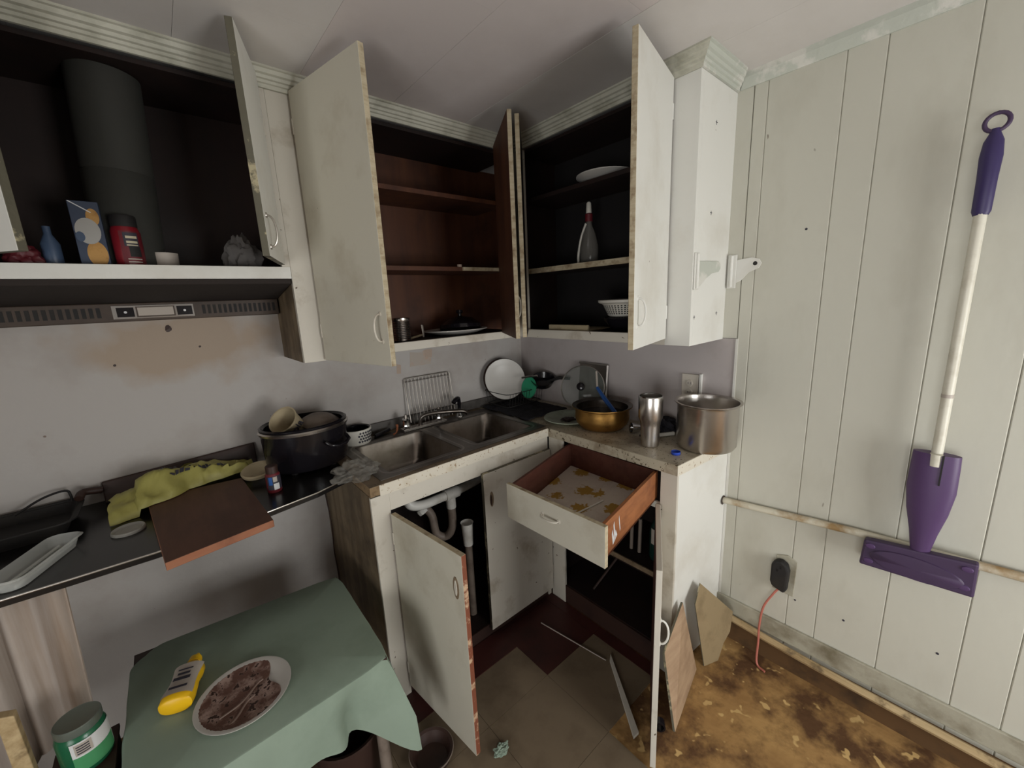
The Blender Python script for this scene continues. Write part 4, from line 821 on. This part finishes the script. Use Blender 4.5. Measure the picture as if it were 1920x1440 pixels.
obj('mounting_plate', B(-.012, -.0045, -1.258, -1.2265, 1.535, 1.66), 'white', t, bevel=.002)
bm = new(); prism(bm, [(-.0045, y, z) for y, z in ((-1.258, 1.64), (-1.31, 1.645), (-1.335, 1.637), (-1.343, 1.622), (-1.335, 1.605), (-1.30, 1.59), (-1.275, 1.562), (-1.258, 1.555))], (-.005, 0, 0)); obj('strap', bm, 'white', t, bevel=.001)
obj('knuckle', TU([(-.015, -1.2415, 1.54), (-.015, -1.2415, 1.655)], .006, 10), 'white', t, smooth=40)
obj('screw_hole', LA([(0, .0008), (.0075, .0008), (.0075, 0)], (-.0095, -1.322, 1.622), (-1, 0, 0), 14), 'black_matte', t)
t = thing('flat_mop', 'purple flat mop with white pole hanging on the planked wall', 'mop', (-.05, -1.86, .62)); MX, MY = -.054, -1.862
obj('pole', TU([(MX, MY, 1.02), (MX, MY, 1.70)], .0125, 14), 'pole_white', t, smooth=40); obj('pole_joint', TU([(MX, MY, 1.203), (MX, MY, 1.213)], .0133, 14), 'label_grey', t, smooth=40)
obj('grip', LA([(.0145, 0), (.018, .01), (.019, .09), (.021, .14), (.018, .175), (.010, .195), (.007, .205), (0, .206)], (MX, MY, 1.69), seg=18, sx=.8, sy=1), 'purple_grip', t, smooth=40)
obj('hanging_ring', TU([V(MX, MY+.021*math.cos(a), 1.909+.021*math.sin(a)) for a in [2*pi*i/20 for i in range(20)]], .0048, 8, True), 'purple_dark', t, smooth=60)
bm = new(); rings = []
for z, a, b_ in ((1.035, .050, .020), (1.0, .0515, .022), (.92, .053, .023), (.85, .045, .021), (.78, .031, .018), (.72, .022, .015), (.675, .019, .013)):
    rings.append([bm.verts.new((MX+b_*math.sin(q), MY+a*math.cos(q), z)) for q in [2*pi*i/24 for i in range(24)]])
for a, b_ in zip(rings, rings[1:]):
    for i in range(24): bm.faces.new((a[i], a[(i+1) % 24], b_[(i+1) % 24], b_[i]))
bm.faces.new(rings[0]); bm.faces.new(rings[-1]); obj('funnel', bm, 'purple', t, smooth=50)
obj('funnel_slot', B(MX-.0245, MX-.015, MY-.017, MY-.0135, .945, 1.0355), 'black_matte', t); obj('pole_collar', TU([(MX-.012, MY, 1.0), (MX-.012, MY, 1.036)], .014, 12), 'pole_white', t, smooth=40)
hd = obj('mop_head', (lambda bm: (prism(bm, [(MX-.018, -1.730, .612), (MX-.018, -1.985, .628), (MX-.018, -1.982, .735), (MX-.018, -1.735, .705)], (.03, 0, 0)), bm)[1])(new()), 'purple_dark', t, bevel=.006)
bm = LA([(0, .006), (1, .004), (1.05, 0)], (MX-.018, -1.858, .66), (-1, 0, 0), 30, sx=.10, sy=.036); obj('head_dome', bm, 'purple_dark', hd, smooth=40)
for y, z in ((-1.752, .635), (-1.752, .688), (-1.962, .652), (-1.962, .712)): obj('cloth_clip', LA([(0, .004), (.011, .003), (.013, 0)], (MX-.018, y, z), (-1, 0, 0), 12, sx=1, sy=.7), 'purple', hd, smooth=40)
obj('swivel', TU([(MX-.006, MY+.022, .672), (MX-.006, MY-.022, .672)], .012, 12), 'purple', t, smooth=40)
tag(obj('wall_hook', TU([(-.003, -1.862, 1.938), (-.03, -1.862, 1.934), (-.05, -1.863, 1.927), (-.052, -1.863, 1.936)], .0018, 6), 'wire', smooth=60), 'small nail hook in the planked wall holding the mop', 'hook')
t = thing('water_pipe', 'painted water pipe running along the planked wall', 'pipe', (-.02, -2.2, .65)); obj('tube', TU([(-.02, -1.2735, .655), (-.02, -1.7, .695), (-.02, -2.1, .716), (-.02, YF+.01, .79)], .013, 12), 'pipe_paint', t, smooth=50)
obj('pipe_hole', LA([(0, .001), (.02, .001), (.02, 0)], (-.022, -1.2715, .655), (.08, -1, 0), 16), 'dark_brown', t)
t = thing('plug_adapter', 'scorched black plug in a wall outlet with orange wire', 'plug', (-.02, -1.505, .43))
obj('cover_plate', (lambda bm: (prism(bm, [(-.0042, -1.475, .34), (-.0042, -1.548, .335), (-.0042, -1.55, .49), (-.0042, -1.52, .505), (-.0042, -1.48, .492)], (-.004, 0, 0)), bm)[1])(new()), 'baseboard', t, bevel=.002)
bm = new(); prism(bm, [(-.008, y, z) for y, z in ((-1.472, .385), (-1.478, .367), (-1.50, .36), (-1.522, .352), (-1.53, .37), (-1.533, .45), (-1.525, .475), (-1.505, .487), (-1.485, .48), (-1.472, .462))], (-.032, 0, 0)); obj('plug_body', bm, 'black_matte', t, bevel=.008)
for z in (.455, .44): obj('prong_hole', B(-.0408, -.0398, -1.498-.01*(z > .45), -1.492-.01*(z > .45), z, z+.01), 'black_gloss', t)
obj('wire', TU(curve([(-.03, -1.503, .36), (-.036, -1.488, .33), (-.045, -1.462, .26), (-.05, -1.455, .17), (-.055, -1.458, .10), (-.075, -1.465, .012), (-.09, -1.50, .006)], 6), .0042, 8), 'red_cord', t, smooth=60)

# ---- leaning boards and floor litter
def slab(name, pts, th, m, em, label, cat):
    p = [Vector(q) for q in pts]; n = (p[1]-p[0]).cross(p[2]-p[0]).normalized()*th; bm = new(); hexa(bm, p, [q+n for q in p]); bmesh.ops.recalc_face_normals(bm, faces=bm.faces)
    for f in bm.faces: f.material_index = 0 if abs(f.normal.dot(n)) > .9*th else 1
    return tag(obj(name, bm, None, mats=[m, em]), label, cat)
slab('board_offcut', [(-.572, -1.362, .001), (-.275, -1.300, .001), (-.345, -1.262, .338), (-.52, -1.285, .24)], .008, 'panel_wood', 'dark_edge', 'cut wooden panel leaning on the white end of the drawer cabinet', 'board')
slab('cardboard_piece', [(-.235, -1.318, .002), (-.165, -1.345, .002), (-.150, -1.350, .05), (-.140, -1.352, .075), (-.085, -1.355, .10), (-.04, -1.345, .165), (-.235, -1.283, .376), (-.292, -1.292, .315)], .005, 'cardboard', 'dark_edge', 'torn cardboard piece leaning in the corner by the planked wall', 'cardboard')
bm = new(); prism(bm, [(-.478, -1.03, .0045), (-.505, -1.045, .0045), (-.70, -1.285, .0045), (-.672, -1.288, .0045)], (0, 0, .012)); tag(obj('wood_strip', bm, 'white_dirty', bevel=.001), 'white painted wood strip lying on the floor by the drawer cabinet', 'wood strip')
tag(obj('thin_rod', TU([(-.567, -.695, .0068), (-.54, -.86, .0068), (-.512, -1.03, .0075)], .0028, 6), 'label_grey', smooth=60), 'thin pale rod lying across the dark red floor tile', 'rod')
bm = blob((-1.065, -1.0, .0046), .026, .018, .012, 17, .6); tag(obj('paper_scrap', bm, 'cloth_green', smooth=25), 'crumpled pale scrap on the floor near the open sink door', 'paper')
tag(obj('tape_roll', LA([(.020, -.012), (.020, .012), (.014, .012), (.014, -.012), (.020, -.012)], (-.60, -1.325, .021), (.75, .55, 0), 24), 'black_gloss', smooth=30), 'black tape roll standing on the floor behind the drawer cabinet door', 'tape')
t = thing('floor_pan', 'dark pan with painted-on rim highlight on the floor under the table corner', 'pan', (-1.25, -.845, 0)); obj('pan_wall', LA([(0, .002), (.05, .002), (.066, .02), (.07, .045), (.074, .047), (.072, .049), (.064, .045), (.05, .010), (0, .008)], (-1.255, -.86, .0045), seg=32), 'dark_brown', t, smooth=40); obj('rim_highlight', LA([(.072, .0485), (.0755, .047), (.0745, .044)], (-1.255, -.86, .0045), seg=32), 'pvc_grey', t, smooth=40)  # the pale rim ring is a highlight put into colour and shape
# things inside the drawer cabinet
t = thing('detergent_bottle', 'dark green bottle on the shelf inside the drawer cabinet', 'bottle', (-.22, -1.12, .41)); obj('flask', LA([(0, 0), (.045, 0), (.048, .01), (.048, .13), (.03, .18), (.02, .20), (.02, .23), (0, .23)], (-.24, -1.115, .4085), seg=24), 'bottle_dark', t, smooth=40); wrap('label', (-.24, -1.115, .4085), .0487, .08, .15, -3.6, -2.1, 'label_grey', t)
for k, (y, hh) in enumerate(((-.99, .19), (-1.03, .16))): tag(obj('steel_pipe', TU([(-.27, y, .4085), (-.265, y, .4085+hh)], .008, 10), 'pvc_grey', smooth=40), ('longer' if k == 0 else 'shorter')+' metal rod standing on the shelf in the drawer cabinet', 'rod')
tag(obj('loose_stick', TU([(-.30, -.80, .104), (-.10, -.90, .36)], .006, 8), 'dark_brown', smooth=40), 'brown stick leaning in the dark bottom of the drawer cabinet', 'stick')

# ---- small table with green cloth
TZ = .52; TB = [V(-1.945, -.325, 0), V(-1.352, -.392, 0), V(-1.362, -.885, 0), V(-1.945, -.905, 0)]
t = thing('side_table', 'small dark table hidden under the green cloth', 'table', (-1.65, -.62, 0))
bm = new(); c0 = sum(TB, V(0, 0, 0))/4; hexa(bm, [V(*(c0+(p-c0)*.975).xy, TZ-.03) for p in TB], [V(*(c0+(p-c0)*.975).xy, TZ-.003) for p in TB]); obj('table_top', bm, 'dark_brown', t)
for p in TB:
    q = c0+(p-c0)*.86; obj('leg', TU([(q.x, q.y, .0045), (q.x, q.y, TZ-.03)], .017, 10), 'pvc_grey', t, smooth=40)
def rim(s):
    """point on the rounded outline of the table, s in 0..4 around from the back left corner"""
    s = s % 4; i = int(s); f = s-i; P, Q = TB[i], TB[(i+1) % 4]; p = P.lerp(Q, f); rr = .14
    for cnr in range(4):
        d_ = min(abs(s-cnr), 4-abs(s-cnr))
        if d_ < rr: p = p+(c0-TB[cnr])*(.10*(1-d_/rr)**1.5)*(1.15 if cnr == 0 else .35)
    return p
def drop(s):
    d_ = .15+.015*math.sin(s*9)+.012*math.sin(s*23)
    k = min(abs(s-2), 4-abs(s-2)); d_ += .19*math.exp(-(k/.12)**2)
    for cn in (0, 1, 3): kk = min(abs(s-cn), 4-abs(s-cn)); d_ += .10*math.exp(-(kk/.2)**2)
    return d_
NS = 200; bm = new(); rings = []
rings.append([bm.verts.new(V(*(c0+(rim(4*i/NS)-c0)*.45).xy, TZ)) for i in range(NS)])
rings.append([bm.verts.new(V(*(c0+(rim(4*i/NS)-c0)*.985).xy, TZ)) for i in range(NS)])
cen = bm.verts.new(V(c0.x, c0.y, TZ))
for kz in range(9):
    r = []
    for i in range(NS):
        s = 4*i/NS; p = rim(s); o_ = (p-c0); o_.z = 0; o_.normalize(); kk = kz/8; dd_ = drop(s)*kk
        kc = min(abs(s-2), 4-abs(s-2)); wave = (.010*math.sin(s*17)+.007*math.sin(s*31+1))*kk
        flare = .010*kk+wave+(.055*math.exp(-(kc/.07)**2)-.045*math.exp(-((kc-.20)/.08)**2))*min(1, kk*1.6)
        if kk == 0: z = TZ-.002; q = p
        else: z = TZ-.006-dd_; q = p+o_*(.006+flare)
        r.append(bm.verts.new(V(q.x, q.y, z)))
    rings.append(r)
for i in range(NS): bm.faces.new((cen, rings[0][i], rings[0][(i+1) % NS]))
for a, b_ in zip(rings, rings[1:]):
    for i in range(NS): bm.faces.new((a[i], a[(i+1) % NS], b_[(i+1) % NS], b_[i]))
tc_ = thing('tablecloth', 'sage green tablecloth draped over the small table', 'tablecloth', (-1.65, -.62, TZ-.2))
ic = int(NS*1.955/4); seam = [Vector(r[ic+k//3].co)+V(.0, -.0015, 0) for k, r in enumerate(rings[3:])]
obj('cloth', bm, 'cloth_green', tc_, smooth=38)
obj('hem_cord', TU(seam, .0018, 5), 'hem', tc_, smooth=60)
t = thing('dirty_plate', 'white plate smeared with dried brown food on the green cloth', 'plate', (-1.7, -.735, TZ)); pc = V(-1.703, -.733, TZ+.0015)
obj('dish', LA([(0, .004), (.07, .004), (.085, .008), (.108, .015), (.111, .0145), (.110, .012), (.085, .003), (.07, 0), (0, 0)], pc, seg=48), 'plate_white', t, smooth=40)
bm = new(); c_ = bm.verts.new(pc+V(0, 0, .0065)); rg = []; rg2 = []
for i in range(64):
    a = 2*pi*i/64; rr = .103+.006*noise.noise(V(math.cos(a)*2, math.sin(a)*2, 1))-.045*max(0, math.cos(a-.1))**6; u = V(math.cos(a), math.sin(a), 0)
    rg.append(bm.verts.new(pc+u*min(rr, .075)+V(0, 0, .0062))); rg2.append(bm.verts.new(pc+u*rr+V(0, 0, .0045+max(0, (rr-.075)*.26)+.0015)))
for i in range(64): j = (i+1) % 64; bm.faces.new((c_, rg[i], rg[j])); bm.faces.new((rg[i], rg2[i], rg2[j], rg[j]))
obj('dried_food', bm, 'food', t, smooth=60)
for pth in ([(-.06, -.035), (-.01, -.022), (.03, .012), (.045, .018)], [(-.06, -.065), (-.045, -.072), (-.025, -.06), (.0, -.03), (.02, -.02)]): obj('food_streak', TU(curve([pc+V(x, y, .0056) for x, y in pth], 5), .0032, 6), 'streak', t, smooth=60)
# mustard bottle lying on its back
t = thing('mustard_bottle', 'yellow squeeze mustard bottle lying beside the dirty plate', 'bottle', (-1.83, -.6, TZ))
ma = V(.36, 1.0, 0).normalized(); mb = V(-ma.y, ma.x, 0); m0 = V(-1.845, -.668, TZ+.026)
bm = new(); rings = []
for h_, wx, wz in ((0, .030, .020), (.004, .036, .024), (.025, .0375, .025), (.055, .034, .024), (.075, .031, .023), (.095, .034, .024), (.115, .033, .023), (.128, .020, .017), (.136, .014, .014), (.137, .016, .016), (.155, .0145, .0145), (.158, .007, .007), (.172, .004, .004)):
    rings.append([bm.verts.new(m0+ma*h_+mb*(wx*math.copysign(abs(math.cos(q))**.8, math.cos(q)))+V(0, 0, wz*math.copysign(abs(math.sin(q))**.8, math.sin(q)))) for q in [2*pi*i/28 for i in range(28)]])
for a, b_ in zip(rings, rings[1:]):
    for i in range(28): bm.faces.new((a[i], a[(i+1) % 28], b_[(i+1) % 28], b_[i]))
bm.faces.new(rings[0]); bm.faces.new(rings[-1]); obj('bottle_body', bm, 'yellow', t, smooth=50)
bm = new(); g = []
for i in range(9):
    h_ = .016+.098*i/8; wx = .0375-.005*math.sin(pi*min(1, max(0, (h_-.03)/.08))); row = []
    for k in range(9):
        q = math.radians(28+124*k/8); row.append(bm.verts.new(m0+ma*h_+mb*((wx+.0008)*math.copysign(abs(math.cos(q))**.8, math.cos(q)))+V(0, 0, .0258*abs(math.sin(q))**.8-.002*math.sin(pi*min(1, max(0, (h_-.03)/.08)))+.0006)))
    g.append(row)
for i in range(8):
    for k in range(8): bm.faces.new((g[i][k], g[i+1][k], g[i+1][k+1], g[i][k+1]))
lb = obj('label', bm, 'label_grey', t, smooth=60)
for h_, w_, hh in ((.035, .020, .007), (.062, .019, .010), (.078, .014, .007), (.092, .017, .004)):
    bm = new(); p = m0+ma*h_+V(0, 0, .0265); prism(bm, [p-mb*w_-ma*hh/2, p+mb*w_-ma*hh/2, p+mb*w_+ma*hh/2, p-mb*w_+ma*hh/2], (0, 0, .0005)); obj('print_line', bm, 'ink', lb)
# jar on a stool left of the table
t = thing('wooden_crate', 'narrow dark wooden crate left of the table carrying the green jar', 'crate', (-2.02, -.65, 0))
for k in range(4): obj('slat', B(-2.07, -1.966, -.725, -.712, .006+k*.125, .116+k*.125), 'dark_brown', t); obj('slat', B(-2.07, -1.966, -.583, -.57, .006+k*.125, .116+k*.125), 'dark_brown', t)
for x in (-2.07, -1.979): obj('side_board', B(x, x+.013, -.712, -.583, .006, .485), 'dark_brown', t)
obj('lid_board', B(-2.075, -1.962, -.73, -.565, .4905, .5), 'dark_brown', t)
t = thing('glass_jar', 'green glass jar with grey lid and green white label', 'jar', (-2.01, -.63, .50)); jc = V(-2.01, -.632, .5005)
obj('glass', LA([(0, 0), (.041, 0), (.044, .006), (.044, .085), (.039, .098), (.037, .10), (0, .10)], jc, seg=32), 'green_jar', t, smooth=40)
obj('lid', LA([(.040, .099), (.041, .102), (.041, .118), (.039, .120), (.036, .1185), (0, .1185)], jc, seg=32), 'jar_lid', t, smooth=30)
wrap('label', jc, .0447, .012, .088, -1.9, .2, 'label_white', t); wrap('label', jc, .0450, .012, .050, -1.9, .0, 'green_print', t); wrap('print_line', jc, .0452, .055, .084, -1.75, -1.1, 'label_grey', t)
for z0, z1 in ((.058, .061), (.064, .067), (.070, .073), (.076, .079)): wrap('print_line', jc, .0455, z0, z1, -1.68, -1.2, 'ink', t)
bm = new(); hexa(bm, [(-2.118, -.642, .0045), (-2.083, -.642, .0045), (-2.083, -.62, .0045), (-2.118, -.62, .0045)], [(-2.113, -.642, .712), (-2.088, -.642, .700), (-2.088, -.62, .700), (-2.113, -.62, .712)])
tag(obj('wood_post', bm, 'tan_wood', bevel=.002), 'bare wooden post standing upright at the far left edge', 'post')
def curtain(u, v):
    x = -2.19+.19*u-.02*v*(u-.3)+.012*math.sin(u*9); return V(x, -.478-.02*math.sin(u*7+1)-.01*v+.010*math.sin(u*21), .894-v*(.43+.02*math.sin(u*5)))
tag(obj('stained_cloth', sheet(curtain, 40, 12, .003), 'sack', smooth=60), 'stained whitish cloth hanging from the black counter at far left', 'cloth')
t = thing('bucket', 'dark plastic bucket under the green table', 'bucket', (-1.48, -.70, 0)); obj('pail', LA([(0, .002), (.085, .002), (.105, .20), (.112, .205), (.112, .215), (.10, .21), (.08, .01), (0, .008)], (-1.47, -.72, .0046), seg=32), 'dark_brown', t, smooth=40)
